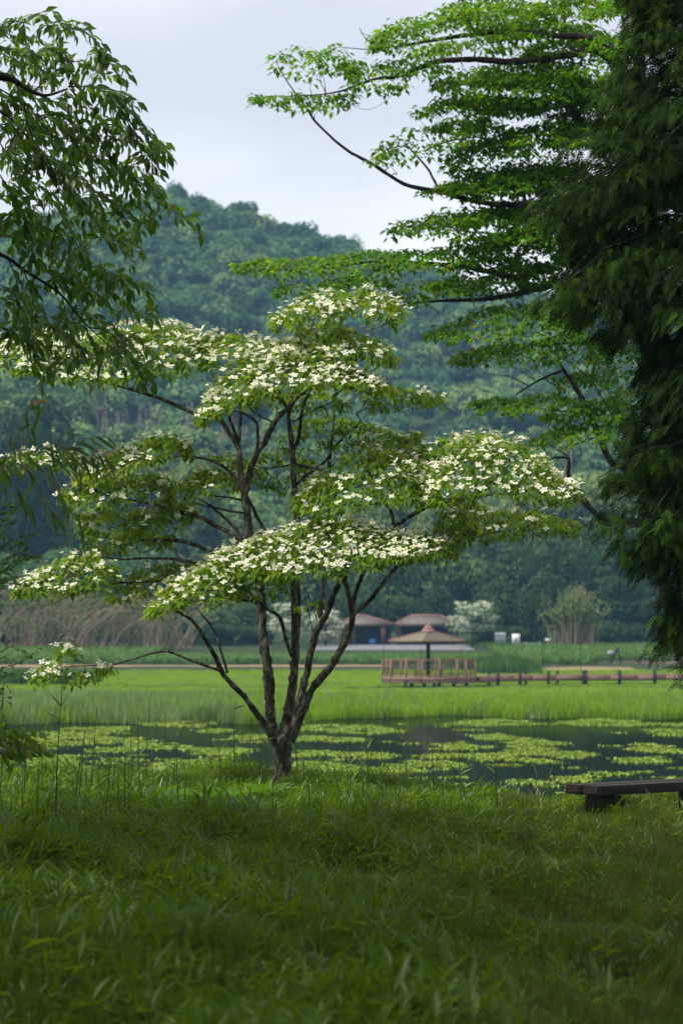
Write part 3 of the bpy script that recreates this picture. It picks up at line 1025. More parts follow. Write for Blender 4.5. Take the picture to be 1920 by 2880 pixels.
# ------------------------------------------------------------------ shelters beyond the car park
def shelter(label, x0, x1, rx0, rx1, d, posts):
    base = 2.2
    ez, rz_ = 4.56, 5.46
    X = lambda s: (s - 960) / FOC * d
    root = thing('open_shelter', ((X(x0) + X(x1)) / 2, d, base), label, 'shelter')
    y0, y1 = d - 2.2, d + 2.2
    ym = d
    A, B, C, D_ = [X(x0), y0], [X(x1), y0], [X(x1), y1], [X(x0), y1]
    E, F_ = [X(rx0), ym], [X(rx1), ym]

    def plane(nm, pts, zs):
        b = MB()
        v = [[*p, z] for p, z in zip(pts, zs)]
        lo = [[*p, z - .12] for p, z in zip(pts, zs)]
        k = len(v)
        if k == 4:
            f4 = [[0, 1, 2, 3], [7, 6, 5, 4]]
            f3 = None
        else:
            f4, f3 = [], [[0, 1, 2], [5, 4, 3]]
        f4 = list(f4) + [[i + k, (i + 1) % k + k, (i + 1) % k, i] for i in range(k)]
        b.add(v + lo, f3=f3, f4=f4)
        return b.build(nm, M['roofgrey'], root)
    rf = plane('roof', [A, B, F_, E], [ez, ez, rz_, rz_])
    plane('roof', [C, D_, E, F_], [ez, ez, rz_, rz_])
    plane('roof', [B, C, F_], [ez, ez, rz_])
    plane('roof', [D_, A, E], [ez, ez, rz_])
    for p, q in ((A, E), (B, F_), (C, F_), (D_, E)):
        MB().tube([[*p, ez + .03], [*q, rz_ + .03]], .08, 5).build('ridge_cap', M['redtrim'], rf)
    MB().tube([[*E, rz_ + .04], [*F_, rz_ + .04]], .10, 5).build('ridge_cap', M['redtrim'], rf)
    MB().box(((A[0] + B[0]) / 2, y0 + .02, ez - .22), (B[0] - A[0], .08, .16)).build('eave_board', M['post'], root)
    MB().box(((A[0] + B[0]) / 2, y1 - .3, (base + ez) / 2 - .1), (B[0] - A[0] - .6, .12, ez - base - .2)).build('back_wall', M['wall'], root)
    for s, w in posts:
        for yy in (y0 + .3,):
            MB().box((X(s), yy, (base + ez) / 2 - .12), (w, w, ez - base - .1)).build('post', M['post'], root)
    for s in (x0 + 8, x1 - 8):
        MB().box((X(s), y1 - .55, (base + ez) / 2 - .12), (.2, .2, ez - base - .1)).build('post', M['post'], root)
    return root


shelter('open hip-roofed shelter beyond the car park, left of the two, partly behind stems', 952, 1105, 1000, 1027, 268, [(995, .25), (1077, .5)])
shelter('open hip-roofed shelter beyond the car park directly above the pavilion roof', 1112, 1283, 1154, 1240, 269, [(1124, .25), (1291 - 14, .3), (1200, .25)])
bn = thing('blue_crate', ((1048 - 960) / FOC * 266, 266, 2.2), 'small blue plastic crate inside the left shelter', 'crate')
X = (1048 - 960) / FOC * 266
MB().box((X, 266, 2.55), (.72, .5, .5)).build('box', M['blue'], bn)
MB().box((X, 266, 2.83), (.78, .56, .06)).build('rim', M['blue'], bn)
MB().box((X, 266, 2.26), (.6, .4, .12)).build('stand', M['post'], bn)


def sign(label, x0, x1, y0, y1, d, kind):
    X0, X1 = (x0 - 960) / FOC * d, (x1 - 960) / FOC * d
    Z1, Z0 = EYE - (y0 - 1790) / FOC * d, EYE - (y1 - 1790) / FOC * d
    g0 = float(gz(X0, d)) - .05
    root = thing('notice_board', ((X0 + X1) / 2, d, g0), label, 'sign')
    brd = MB().box(((X0 + X1) / 2, d, (Z0 + Z1) / 2), (X1 - X0, .06, Z1 - Z0)).build('board', M['white'], root)
    for X_ in (X0 + .06, X1 - .06):
        MB().box((X_, d + .07, (g0 + Z1) / 2), (.08, .08, Z1 - g0)).build('post', M['post'], root)
    w, h = X1 - X0, Z1 - Z0
    if kind == 'grid':
        for i in range(2):
            for j in range(2):
                MB().box((X0 + w * (.27 + .44 * i), d - .034, Z0 + h * (.3 + .4 * j)), (w * .38, .01, h * .34)).build('panel', M['grey'], brd)
    elif kind == 'mark':
        MB().box((X0 + w * .38, d - .034, Z0 + h * .5), (w * .14, .01, h * .45)).build('print', M['greenprint'], brd)
        MB().box((X0 + w * .52, d - .034, Z0 + h * .35), (w * .34, .01, h * .18)).build('print', M['greenprint'], brd)
    return root


sign('white notice board with grey panels beside the small white-flowering tree', 1391, 1420, 1779, 1807, 256, 'grid')
sign('white notice board with a small green print, the taller one', 1439, 1461, 1783, 1811, 255, 'mark')
sign('tiny grey sign plate at the foot of the tan bamboo clump', 1532, 1546, 1796, 1803, 254, 'plain')
ch = thing('rope_barrier', ((1496 - 960) / FOC * 254, 254, 2.0), 'low sagging rope barrier right of the notice boards', 'barrier')
Xa, Xb = (1477 - 960) / FOC * 254, (1516 - 960) / FOC * 254
for X_ in (Xa, Xb):
    MB().tube([[X_, 254, 1.9], [X_, 254, 2.55]], .05, 5).build('post', M['grey'], ch)
MB().tube([[Xa + (Xb - Xa) * t, 254, 2.5 - .5 * t * (1 - t)] for t in np.linspace(0, 1, 7)], .03, 4).build('rope', M['grey'], ch)

# ------------------------------------------------------------------ bench on the near bank
bd = 24.8
nc = at(1683, 2215, bd)                       # near top corner of the seat
psi = math.radians(38)
u = np.array([math.cos(psi), math.sin(psi), 0])
w = np.array([-math.sin(psi), math.cos(psi), 0])
ztop = nc[2] + .01
bench = thing('bench', (nc[0] + .9 * u[0], nc[1] + .9 * u[1], 1.3), 'dark wet plank bench on the grass at the right edge', 'bench')


def bevel_box(c, size, rz, name, mat, parent, bev=.018):
    import bmesh
    bm = bmesh.new()
    bmesh.ops.create_cube(bm, size=1.0)
    bmesh.ops.scale(bm, vec=size, verts=bm.verts)
    bmesh.ops.bevel(bm, geom=bm.edges[:], offset=bev, segments=2, affect='EDGES')
    bmesh.ops.rotate(bm, matrix=Matrix.Rotation(rz, 3, 'Z'), verts=bm.verts)
    bmesh.ops.translate(bm, vec=Vector([float(x) for x in c]), verts=bm.verts)
    me = bpy.data.meshes.new(name)
    bm.to_mesh(me)
    bm.free()
    return obj(name, me, mat, parent)


SW = .52
for k, (f0, f1) in enumerate(((0, .485), (.515, 1))):     # seat of two thick planks
    wc = SW * (f0 + f1) / 2
    c = np.array([nc[0], nc[1], ztop - .049]) + u * 1.0 + w * wc
    bevel_box(c, (2.0 + .0 * k, SW * (f1 - f0), .098), psi, 'seat_plank', M['wetwood'], bench)
for t in (.33, 1.72):
    c = np.array([nc[0], nc[1], (ztop - .11 + 1.12) / 2]) + u * t + w * SW / 2
    bevel_box(c, (.16, SW * .85, ztop - .115 - 1.12), psi, 'leg', M['wetwood'], bench)

# ================================================================== background trees (individuals)
tree_me = []
for k in range(4):
    fl = crown_mesh('crown', 2600, .085, 200 + k, lobes=16, flat=.9)
    tree_me.append(fl)
core_me = [core_mesh('inner_foliage', 220 + k, .6, .62) for k in range(2)]
trunk_me = []
for k in range(2):
    b = MB()
    b.tube(crom([[0, 0, -1.9], [.04, 0, -1.2], [-.03, .03, -.6], [0, 0, .2]], .12), np.linspace(.075, .03, len(crom([[0, 0, -1.9], [.04, 0, -1.2], [-.03, .03, -.6], [0, 0, .2]], .12))), 7)
    for j in range(6):
        a = j * 1.05 + k
        b.tube([[0, 0, -.8 + .1 * j], [.25 * math.cos(a), .25 * math.sin(a), -.4 + .1 * j], [.5 * math.cos(a), .5 * math.sin(a), -.15 + .12 * j]], [.03, .02, .008], 5)
    trunk_me.append(b.mesh('trunk', True))
for me in tree_me:
    me.materials.append(M['tree'])
mid_me = []
for me in tree_me[2:]:
    c_ = me.copy()
    c_.materials.clear()
    c_.materials.append(M['treemid'])
    mid_me.append(c_)
light_me = []
for me in tree_me[:2]:
    c_ = me.copy()
    c_.materials.clear()
    c_.materials.append(M['treelight'])
    light_me.append(c_)


def bg_tree(sx, sy_top, d, rad, label, light=False, group='trees behind the shelters', hz=None):
    X = (sx - 960) / FOC * d
    ztop = EYE - (sy_top - 1790) / FOC * d
    g0 = float(gz(X, d)) if d < 300 else float(max(gz(X, d), hill_z(X, d)))
    half = min(max((ztop - g0) * .42, rad * .8), rad * 1.5)
    zc = ztop - half
    root = thing('broadleaf_tree', (X, d, g0), label, 'tree', group)
    k = random.randrange(4)
    me = mid_me[k % 2] if light == 2 else (light_me[k % 2] if light else tree_me[k])
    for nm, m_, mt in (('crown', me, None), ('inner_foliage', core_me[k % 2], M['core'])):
        o = obj(nm, m_, mt)
        o.parent = root
        o.location = (0, 0, zc - g0)
        o.scale = (rad, rad, half)
        o.rotation_euler = (0, 0, random.random() * 6.28)
    o = obj('trunk', trunk_me[k % 2], M['bark_dark'])
    o.parent = root
    o.location = (0, 0, zc - g0)
    o.scale = (rad * .8, rad * .8, max((zc - g0 + .3) / 1.9, .1))
    return root


NTH = ['first', 'second', 'third', 'fourth', 'fifth', 'sixth', 'seventh', 'eighth', 'ninth', 'tenth', 'eleventh', 'twelfth', 'thirteenth']


def nth(lst):
    lst = sorted(lst)
    return [(a, b_, c, d_, NTH[i]) for i, (a, b_, c, d_) in enumerate(lst)]


ROWS = ((880, 1530, 292, 4.2), (980, 1500, 300, 4.6), (1090, 1540, 290, 4.2), (1180, 1490, 305, 5.0), (1280, 1520, 290, 4.6), (1370, 1480, 300, 5.0), (1470, 1500, 288, 4.8), (1570, 1470, 302, 5.4),
                       (1660, 1500, 290, 4.8), (1740, 1460, 304, 5.4), (1830, 1500, 290, 5.2), (1920, 1470, 300, 5.4), (1530, 1590, 276, 3.6), (1740, 1610, 278, 4.0), (1400, 1620, 278, 3.2), (1840, 1640, 276, 3.6),
                       (1230, 1640, 280, 3.0), (1130, 1660, 282, 2.8), (1000, 1640, 280, 3.2), (1920, 1620, 278, 3.6))
for sx, sy, d, rd, o_ in nth([q for q in ROWS if q[3] >= 4.2]):
    bg_tree(sx, sy, d, rd, ('mid green' if sx < 1300 else 'dark') + ' leafy tree in the tall row behind the shelters, %s from the left' % o_, light=2 if sx < 1300 else False)
for sx, sy, d, rd, o_ in nth([q for q in ROWS if q[3] < 4.2]):
    bg_tree(sx, sy, d, rd, 'low dark tree in front of the tall row behind the shelters, %s from the left' % o_)
for sx, sy, d, rd, o_ in nth([(800, 1560, 288, 3.8), (720, 1580, 292, 3.8), (640, 1540, 296, 4.2), (560, 1570, 288, 3.8), (470, 1560, 294, 4.0), (380, 1540, 290, 4.2), (290, 1560, 296, 4.2), (200, 1530, 290, 4.4), (110, 1560, 294, 4.0), (20, 1540, 290, 4.4),
                       (690, 1680, 270, 2.4), (600, 1690, 272, 2.4)]):
    bg_tree(sx, sy, d, rd, 'mid green tree behind the dry thicket, %s from the left' % o_, light=2, group='trees behind the dry thicket')
dm = []
for k in range(3):
    b = MB()
    c = crom([[0, 0, -.3], [.02, 0, 3], [-.03, .02, 6], [.03, 0, 9]], .6)
    b.tube(c, np.linspace(.24, .06, len(c)), 6)
    for j in range(7):
        a, zz = j * 2.1 + k, 3 + j * .8
        b.tube([[0, 0, zz], [.7 * math.cos(a), .7 * math.sin(a), zz + .3], [1.1 * math.cos(a), 1.1 * math.sin(a), zz + .8]], [.06, .04, .015], 4)
    dm.append(b.mesh('bare_tree', True))
for k in range(150):
    sx = R.uniform(240, 780) if k % 2 else R.uniform(1130, 1640)
    d = R.uniform(372, 425)
    X = (sx - 960) / FOC * d
    o = obj('bare_tree', dm[k % 3], M['deadwood'])
    o.location = (X, d, float(hill_z(X, d)))
    o.rotation_euler = (R.normal(0, .04), R.normal(0, .04), R.random() * 6)
    s_ = R.uniform(.6, 1.15)
    o.scale = (s_, s_, s_)
    tag(o, 'pale bare standing trunk in the clearing band across the lower hillside', 'bare tree', 'bare trunks on the hillside')
bg_tree(70, 1080, 322, 8.0, 'tall round-topped tree at the far left edge below the cherry leaves', light=False, group=None)
bg_tree(-40, 1180, 316, 7.0, 'large dark tree cut by the left edge beside the round-topped one', light=False, group=None)
for sx, sy, d, rd, o_ in nth([(560, 1270, 330, 4.0), (420, 1265, 334, 4.6), (1100, 1330, 326, 4.2), (1560, 1290, 330, 5.0), (1690, 1300, 328, 4.6), (1480, 1340, 324, 4.2), (1020, 1400, 318, 3.6), (870, 1300, 330, 4.2), (690, 1400, 320, 3.8), (1330, 1370, 322, 4.0), (1220, 1400, 320, 3.4), (300, 1300, 332, 4.0), (250, 1420, 320, 3.6)]):
    bg_tree(sx, sy, d, rd, 'pale yellow-green tree at the foot of the hillside, %s from the left' % o_, light=True, group='pale trees at the foot of the hill')
for sx, d, rd, o_ in [(a, b_, c, NTH[i]) for i, (a, b_, c) in enumerate(((20, 262, 2.6), (180, 264, 2.4), (330, 262, 2.6), (500, 264, 2.4), (620, 262, 2.2), (720, 264, 2.0), (1380, 272, 2.2), (1480, 270, 2.0), (1690, 268, 2.4), (1780, 270, 2.2), (1870, 268, 2.4)))]:
    X = (sx - 960) / FOC * d
    root = thing('bush', (X, d, float(gz(X, d))), 'dark low bush along the foot of the trees, %s from the left' % o_, 'bush', 'bushes under the far trees')
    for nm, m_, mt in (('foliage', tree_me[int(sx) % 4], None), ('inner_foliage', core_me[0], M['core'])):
        o = obj(nm, m_, mt)
        o.parent = root
        o.location = (0, 0, rd * .5)
        o.scale = (rd * 1.5, rd, rd * .75)
        o.rotation_euler = (0, 0, sx)
bg_tree(1500, 1650, 262, 2.3, 'fresh green bushy tree between the notice boards and tan bamboo', light=False, group=None)


def bloom_tree(sx, sy, d, rx, rz_, label, seed):
    """small layered tree covered in white flowers"""
    r = np.random.default_rng(seed)
    X = (sx - 960) / FOC * d
    zc = EYE - (sy - 1790) / FOC * d
    g0 = float(gz(X, d))
    root = thing('flowering_tree', (X, d, g0), label, 'tree')
    b = MB()
    b.tube(crom([[X, d, g0 - .1], [X + .05, d, g0 + .8], [X, d, zc]], .2), .09, 6)
    pts, nr, rn = [], [], []
    for L in range(9):
        zz = zc + rz_ * (-.75 + 1.6 * L / 8)
        rr = rx * math.sqrt(max(.12, 1 - ((zz - zc) / (rz_ * 1.05)) ** 2))
        for s in range(5):
            a = r.random() * 6.28
            c = np.array([X + rr * .62 * math.cos(a), d + rr * .62 * math.sin(a), zz + r.normal(0, .08)])
            b.tube([[X, d, c[2] - .5], list((c + [X, d, c[2] - .25]) / 2), list(c)], [.04, .03, .01], 4)
            m = 75
            q = np.stack([r.normal(0, .38 * rx / 2, m), r.normal(0, .38 * rx / 2, m), -np.abs(r.normal(0, .10, m))], -1)
            q[:, 2] -= .12 * (q[:, 0] ** 2 + q[:, 1] ** 2)
            pts.append(c + q)
            rn.append(np.where(q[:, 2] > -.16, .5 + .5 * r.random(m), .45 * r.random(m)) * np.where(r.random(m) < .72, 1, .6))
    p = np.concatenate(pts)
    m = len(p)
    nrm_ = norm(np.array([0, -.25, 1.0]) + .5 * r.standard_normal((m, 3)))
    vs, fs, rr_ = scatter(LEAFS, LEAFS_F, p, r.standard_normal((m, 3)), nrm_, .20 + .12 * r.random(m), rnd=np.concatenate(rn), wscale=1.4)
    b.build('trunk', M['bark_dark'], root, True)
    obj('crown', mesh_np('crown', vs, [fs], rr_), M['whitebloom'], root, 'stuff')


bloom_tree(1326, 1735, 257, 3.1, 1.7, 'small white-flowering tree left of the notice boards', 1)
bloom_tree(808, 1745, 258, 2.4, 2.0, 'white-flowering tree seen between the stems of the large dogwood', 2)
bloom_tree(915, 1760, 260, 2.0, 1.7, 'paler flowering tree just right of the dogwood stems by the shelter', 3)


# tan bamboo clump
def culm_clump(name, label, sx, d, half, height, n, seed, leanx, topleaf, mat, leafmat, lsize=.34):
    r = np.random.default_rng(seed)
    X = (sx - 960) / FOC * d
    g0 = float(gz(X, d))
    root = thing(name, (X, d, g0), label, 'bamboo')
    pts = []
    for i in range(n):
        bx, by = X + np.clip(r.normal(0, half * .5), -half, half), d + r.uniform(-1.2, 1.2)
        h = height * (.45 + .6 * r.random() ** .7) * (1 - .06 * (bx - X) ** 2)
        lx = r.normal(leanx, .12) * h + (bx - X) * .30
        p = crom([[bx, by, g0 - .1], [bx + lx * .2, by, g0 + h * .45], [bx + lx * .6, by, g0 + h * .8], [bx + lx * 1.1, by + r.normal(0, .3), g0 + h]], .5)
        MB().tube(p, np.linspace(.06, .03, len(p)), 4).build('culm', mat, root)
        k = int(topleaf)
        t = r.random(k) ** .6
        ii = np.clip((t * (len(p) - 1)).astype(int), 0, len(p) - 1)
        m = p[ii][:, 2] > g0 + height * (.30 + .3 * r.random())
        q = p[ii][m] + r.normal(0, .32, (m.sum(), 3))
        pts.append(q)
    q = np.concatenate(pts)
    m = len(q)
    vs, fs, rr_ = scatter(LEAFS, LEAFS_F, q, np.array([0, 0, -.5]) + r.standard_normal((m, 3)) * .8, norm(np.array([0, -.3, .8]) + .6 * r.standard_normal((m, 3))), lsize * (.6 + .7 * r.random(m)), wscale=.9)
    obj('foliage', mesh_np('foliage', vs, [fs], rr_), leafmat, root, 'stuff')
    return root


culm_clump('bamboo_clump', 'tan bamboo clump with pale tops in front of the dark trees', 1614, 256, 2.4, 6.4, 84, 5, .01, 46, M['culm'], M['treelight'], .42)


# dry leaning thicket on the left
def dry_clump(label, sx, d, half, height, n, seed, lean):
    r = np.random.default_rng(seed)
    X = (sx - 960) / FOC * d
    g0 = float(gz(X, d))
    root = thing('dry_bamboo_thicket', (X, d, g0), label, 'thicket', 'dry brown thicket on the left')
    for i in range(n):
        bx, by = X + r.uniform(-half, half), d + r.uniform(-1.5, 1.5)
        h = height * (.55 + .5 * r.random())
        lx = r.normal(lean, .42) * h
        p = crom([[bx, by, g0 - .1], [bx + lx * .3, by, g0 + h * .5], [bx + lx * .8, by, g0 + h * .85], [bx + lx * 1.25, by, g0 + h * .95]], .6)
        MB().tube(p, np.linspace(.065, .03, len(p)), 4).build('stalk', M['drystalk'], root)
    m = n * 16
    q = np.stack([X + r.normal(0, half * .7, m), d + r.normal(0, 1, m), g0 + height * (.25 + .75 * r.random(m))], -1)
    vs, fs, rr_ = scatter(LEAFS, LEAFS_F, q, np.array([lean, 0, -.5]) + r.standard_normal((m, 3)) * .7, norm(np.array([0, -.5, .6]) + .6 * r.standard_normal((m, 3))), .42 * (.6 + .7 * r.random(m)), wscale=.6)
    obj('dry_leaves', mesh_np('dry_leaves', vs, [fs], rr_), M['treelight'], root, 'stuff')


for i, (sx, lean, lb) in enumerate(((30, .12, 'brown dry bamboo thicket at the left edge below the shrub'), (140, .35, 'brown dry bamboo thicket with stalks leaning right, second from the left edge'),
                                    (250, .6, 'brown dry bamboo thicket with steeply leaning stalks above the dogwood tip spray'), (360, .5, 'brown dry bamboo thicket under the lower dogwood boughs'),
                                    (470, .05, 'brown upright dry bamboo thicket nearest the dogwood stems'))):
    dry_clump(lb, sx, 246 + 3 * (i % 2), 2.6, 6.4 - .3 * i, 52, 300 + i, lean)


# ================================================================== hero trees
def limb_points(fr, pts, d):
    """pts: (x, y, radius[, depth offset]) in crop pixels -> (n,4) world + radius"""
    out = []
    for p in pts:
        s = fr(p)
        dd = d + (p[3] if len(p) > 3 else 0)
        out.append([*at(s[0], s[1], dd), p[2]])
    return out


class Tree:
    def __init__(self, name, base, label, cat, d, barkmat, sides=8):
        self.root = thing(name, base, label, cat)
        self.d, self.mat, self.sides = d, barkmat, sides
        self.samples = []
        self.twigs = MB()
        self.ntw = 0
        self.leaf = [[], [], [], []]       # pos, dir, nrm, size
        self.flw = [[], [], []]

    def limb(self, segs, name='limb', bump=.14, step=.06, sides=None):
        """segs: world+radius rows"""
        c = crom(np.array(segs), step)
        c[:, 3] = np.maximum(c[:, 3], .003)
        wob = np.cumsum(R.normal(0, 1, (len(c), 3)), 0)
        wob = wob - np.linspace(0, 1, len(c))[:, None] * wob[-1]
        c[:, :3] += wob * .0022
        self.samples.append(c)
        MB().tube(c[:, :3], c[:, 3], sides or self.sides, bump=bump).build(name, self.mat, self.root, True)
        return c

    def all(self):
        return np.concatenate(self.samples)

    def pad(self, crest, hem, off, b, dens=1.0, flower=0.0, fr=V, leaf=.105, per=5, droop=.75, ftop=1.0, twig=1.0, back=.45, sp=None, rad=.06, thin=.86):
        cr = np.array([fr(p) for p in crest])
        hm = np.array([fr(p) for p in hem])
        x0, x1 = min(cr[0, 0], hm[0, 0]), max(cr[-1, 0], hm[-1, 0])
        gx = np.linspace(x0, x1, 60)
        yc = np.interp(gx, cr[:, 0], cr[:, 1])
        yh = yc + np.maximum((np.interp(gx, hm[:, 0], hm[:, 1]) - yc) * thin, 8)
        area = np.trapz(yh - yc, gx) / (FOC / self.d) ** 2          # visible square metres
        surf = area + (x1 - x0) / (FOC / self.d) * b * 1.1
        nc = int(surf * 122 * dens) + 4
        t = R.random(nc)
        s = np.where(R.random(nc) < .68, R.random(nc) ** .8, -R.random(nc))
        xx = x0 + (x1 - x0) * t
        c_, h_ = np.interp(xx, gx, yc), np.interp(xx, gx, yh)
        yy = np.where(s > 0, c_ + (h_ - c_) * np.abs(s) ** 1.25, c_ + back * (h_ - c_) * s * s)
        taper = 1 - .75 * np.abs(2 * t - 1) ** 3
        dep = self.d + off - b * s * taper
        yy = yy + 5 * np.sin(xx * .043 + off * 3) * np.sin(dep * 4) + R.normal(0, 2.5, nc)
        P = np.stack([(xx - 960) / FOC * dep, dep, EYE - (yy - 1790) / FOC * dep], -1)
        # whorls of drooping leaves
        k = np.repeat(np.arange(nc), per)
        a = R.random(nc)[k] * 6.28 + np.tile(np.arange(per), nc) * 6.28 / per + R.normal(0, .35, nc * per)
        out = np.stack([np.cos(a), np.sin(a), np.zeros_like(a)], -1)
        dr = np.clip(R.normal(droop, .28, len(k)), -.2, 1.6)
        dirs = norm(out + np.array([0, 0, -1.0]) * dr[:, None] + np.array([0, -.35, 0]) * np.clip(s[k], 0, 1)[:, None])
        nrm_ = norm(np.array([0, 0, 1.0]) + out * dr[:, None] * .9 + .25 * R.standard_normal((len(k), 3)))
        base = P[k] + out * (rad * R.random(len(k)))[:, None] - np.array([0, 0, 1.0]) * (R.random(len(k)) ** 2 * .09)[:, None]
        self.leaf[0].append(base)
        self.leaf[1].append(dirs)
        self.leaf[2].append(nrm_)
        self.leaf[3].append(leaf * (.65 + .6 * R.random(len(k))))
        if flower > 0:
            w = np.sin(xx * .021 + off * 2) * np.sin(yy * .05 + 1) + .5 * np.sin(xx * .05 + yy * .03)
            lim = np.where(s > 0, 1 - (1 - ftop) * s, .8)
            f = (R.random(nc) < 1.3 * flower * (1.0 + .55 * w) * lim)
            rep = np.repeat(np.where(f)[0], 2)
            rep = rep[R.random(len(rep)) < .8]
            q = P[rep] + R.normal(0, .05, (len(rep), 3)) * [1, 1, .35] + [0, -.02, .035]
            nn = norm(np.array([0, 0, 1.0]) + np.array([0, -.8, 0]) * np.clip(s[rep], -.2, 1)[:, None] + .40 * R.standard_normal((len(rep), 3)))
            self.flw[0].append(q)
            self.flw[1].append(nn)
            self.flw[2].append(.080 * (.55 + .70 * R.random(len(rep))))
        # twigs from the nearest limb to points under the pad
        if twig > 0:
            A = self.all()
            m = max(3, int(surf * 5.0 * twig))
            for i in R.choice(nc, min(m, nc), replace=False):
                p = P[i] - [0, 0, .03]
                dd = np.linalg.norm((A[:, :3] - p) * [1, .7, 1.3], axis=1) + .35 * np.maximum(0, A[:, 2] - p[2] + .05)
                j = int(np.argmin(dd))
                q = A[j, :3]
                L = np.linalg.norm(p - q)
                if L < .05 or L > 2.4:
                    continue
                mid = q + (p - q) * .55 - [0, 0, .10 * L] + R.normal(0, .06 * L, 3)
                c = crom(np.vstack([q, q + (mid - q) * .5 + R.normal(0, .03 * L, 3), mid, p]), .09)
                r0 = min(A[j, 3] * .7, .006 + .006 * L)
                self.twigs.tube(c, np.linspace(r0, .0025, len(c)), 4, bump=.1)
                self.ntw += 1
                if L > .35:                 # the twig itself becomes a perch for later ones
                    self.samples.append(np.hstack([c[::2], np.full((len(c[::2]), 1), .006)]))

    def finish(self, leafmat, T=LEAFS, F=LEAFS_F, wscale=1.0, flowermat=None, nflower=300):
        if self.ntw:
            self.twigs.build('twigs', self.mat, self.root, True, kind='stuff')
        p, d, n, s = [np.concatenate(a) for a in self.leaf]
        vs, fs, rn = scatter(T, F, p, d, n, s, wscale=wscale)
        obj('crown', mesh_np('crown', vs, [fs], rn), leafmat, self.root, 'stuff')
        print('leaves', len(p))
        if flowermat is not None and self.flw[0]:
            q, nn, sz = [np.concatenate(a) for a in self.flw]
            front = np.argsort(q[:, 1] - sz * 20)          # those that show largest
            big = np.zeros(len(q), bool)
            big[R.choice(front[:int(len(q) * .55)], min(nflower, len(q) // 2), replace=False)] = True
            yd = norm(np.cross(nn, R.standard_normal(nn.shape)))
            vs, fs, rn = scatter(FLW, FLW_F, q[~big], yd[~big], nn[~big], sz[~big])
            obj('blossoms', mesh_np('blossoms', vs, [fs], rn), flowermat, self.root, 'stuff')
            shared = [mesh_np('flower', FLW, [np.array(FLW_F)], np.full(len(FLW), v)) for v in (.2, .5, .8)]
            for i in np.where(big)[0]:
                o = obj('flower', shared[i % 3], flowermat, self.root)
                z = Vector(nn[i])
                y_ = Vector(yd[i])
                x_ = y_.cross(z)
                mt = Matrix((x_, y_, z)).transposed().to_4x4()
                o.matrix_basis = Matrix.Translation(Vector(q[i])) @ mt @ Matrix.Scale(float(sz[i]), 4)
            print('flowers', len(q))


# ------------------------------------------------------------------ the flowering dogwood in the middle
TD = 31.0
b0 = at(*D2((490, 1850)), TD)
dog = Tree('dogwood_tree', (b0[0], b0[1], float(gz(b0[0], b0[1]))), 'many-stemmed white-flowering dogwood in the middle of the bank', 'tree', TD, M['bark'], 9)
L = lambda fr, pts, **k: dog.limb(limb_points(fr, pts, TD), **k)
mt_ = lambda *s: [p for a in s for p in a]


def LL(*segs):
    """join traces made in different crops"""
    rows = []
    for fr, pts in segs:
        rows += limb_points(fr, pts, TD)
    return dog.limb(rows)


dog.limb(limb_points(D2, [(478, 1960, .30), (483, 1890, .205), (488, 1820, .148), (492, 1760, .126), (500, 1680, .116), (500, 1580, .118), (505, 1510, .112), (508, 1470, .06)], TD), 'trunk', .05, .05, 12)
LL((D2, [(497, 1640, .06), (470, 1540, .085), (430, 1420, .072), (415, 1200, .068, -.05), (400, 1000, .064, -.1), (370, 800, .062, -.1), (350, 600, .058, -.1), (345, 450, .056, -.1)]),
   (D1, [(785, 1330, .053, -.1), (770, 1150, .05, -.1), (755, 1010, .048, -.1), (735, 900, .043, -.1), (720, 750, .04, -.1), (705, 640, .038), (650, 570, .034, .05), (590, 480, .03, .1), (520, 440, .028, .15), (430, 430, .027, .2), (330, 400, .026, .3), (200, 340, .024, .35), (20, 275, .022, .4)]),
   (K1, [(430, 440, .018, .4), (300, 410, .014, .4), (150, 370, .010, .4), (0, 330, .007, .4)]))
LL((D1, [(708, 640, .024), (680, 560, .022, -.1), (640, 450, .018, -.2), (610, 380, .012, -.3), (560, 300, .007, -.4)]))
LL((D1, [(712, 630, .022), (725, 500, .02, .1), (725, 400, .016, .1), (715, 320, .010, .1), (690, 220, .006, .1)]))
LL((D1, [(762, 1010, .04, -.1), (785, 900, .042), (830, 750, .04, .05), (900, 640, .037, .1), (950, 540, .035, .1), (1010, 450, .032, .05), (1080, 390, .028), (1140, 310, .024, -.1), (1240, 250, .018, -.2), (1340, 190, .010, -.4)]))
LL((D1, [(835, 740, .022), (850, 640, .02, -.1), (850, 520, .018, -.15), (830, 480, .017, -.2), (760, 430, .014, -.25), (650, 400, .010, -.3), (560, 360, .006, -.4)]))
LL((D1, [(1050, 370, .02), (990, 310, .017, -.2), (950, 290, .013, -.3), (870, 285, .009, -.5), (800, 250, .006, -.6)]))
LL((D1, [(960, 490, .014, .1), (880, 450, .012, .05), (800, 390, .010), (740, 330, .006)]))
LL((D1, [(1070, 395, .015), (1040, 330, .012, -.2), (960, 190, .009, -.5), (900, 120, .006, -.7)]))
LL((D2, [(497, 1640, .06), (520, 1480, .075), (555, 1320, .064, .1), (580, 1100, .058, .15), (600, 900, .054, .2), (600, 700, .05, .25), (592, 500, .046, .3), (590, 300, .043, .3)]),
   (D1, [(1118, 1400, .041, .3), (1130, 1150, .040, .3), (1110, 950, .038, .3), (1105, 800, .036, .3), (1095, 650, .034, .3), (1085, 520, .030, .3), (1082, 430, .025, .3), (1110, 340, .018, .3), (1150, 200, .012, .3)]),
   (K1, [(1420, 250, .010, .3), (1440, 160, .007, .3), (1490, 90, .005, .3)]))
LL((D2, [(615, 860, .035, .3), (622, 600, .034, .4), (620, 350, .03, .45), (625, 150, .02, .5)]))
LL((D1, [(1110, 700, .026, .3), (1150, 600, .025, .35), (1165, 470, .023, .35), (1190, 350, .02, .3), (1230, 260, .015, .2), (1300, 100, .008, .1)]))
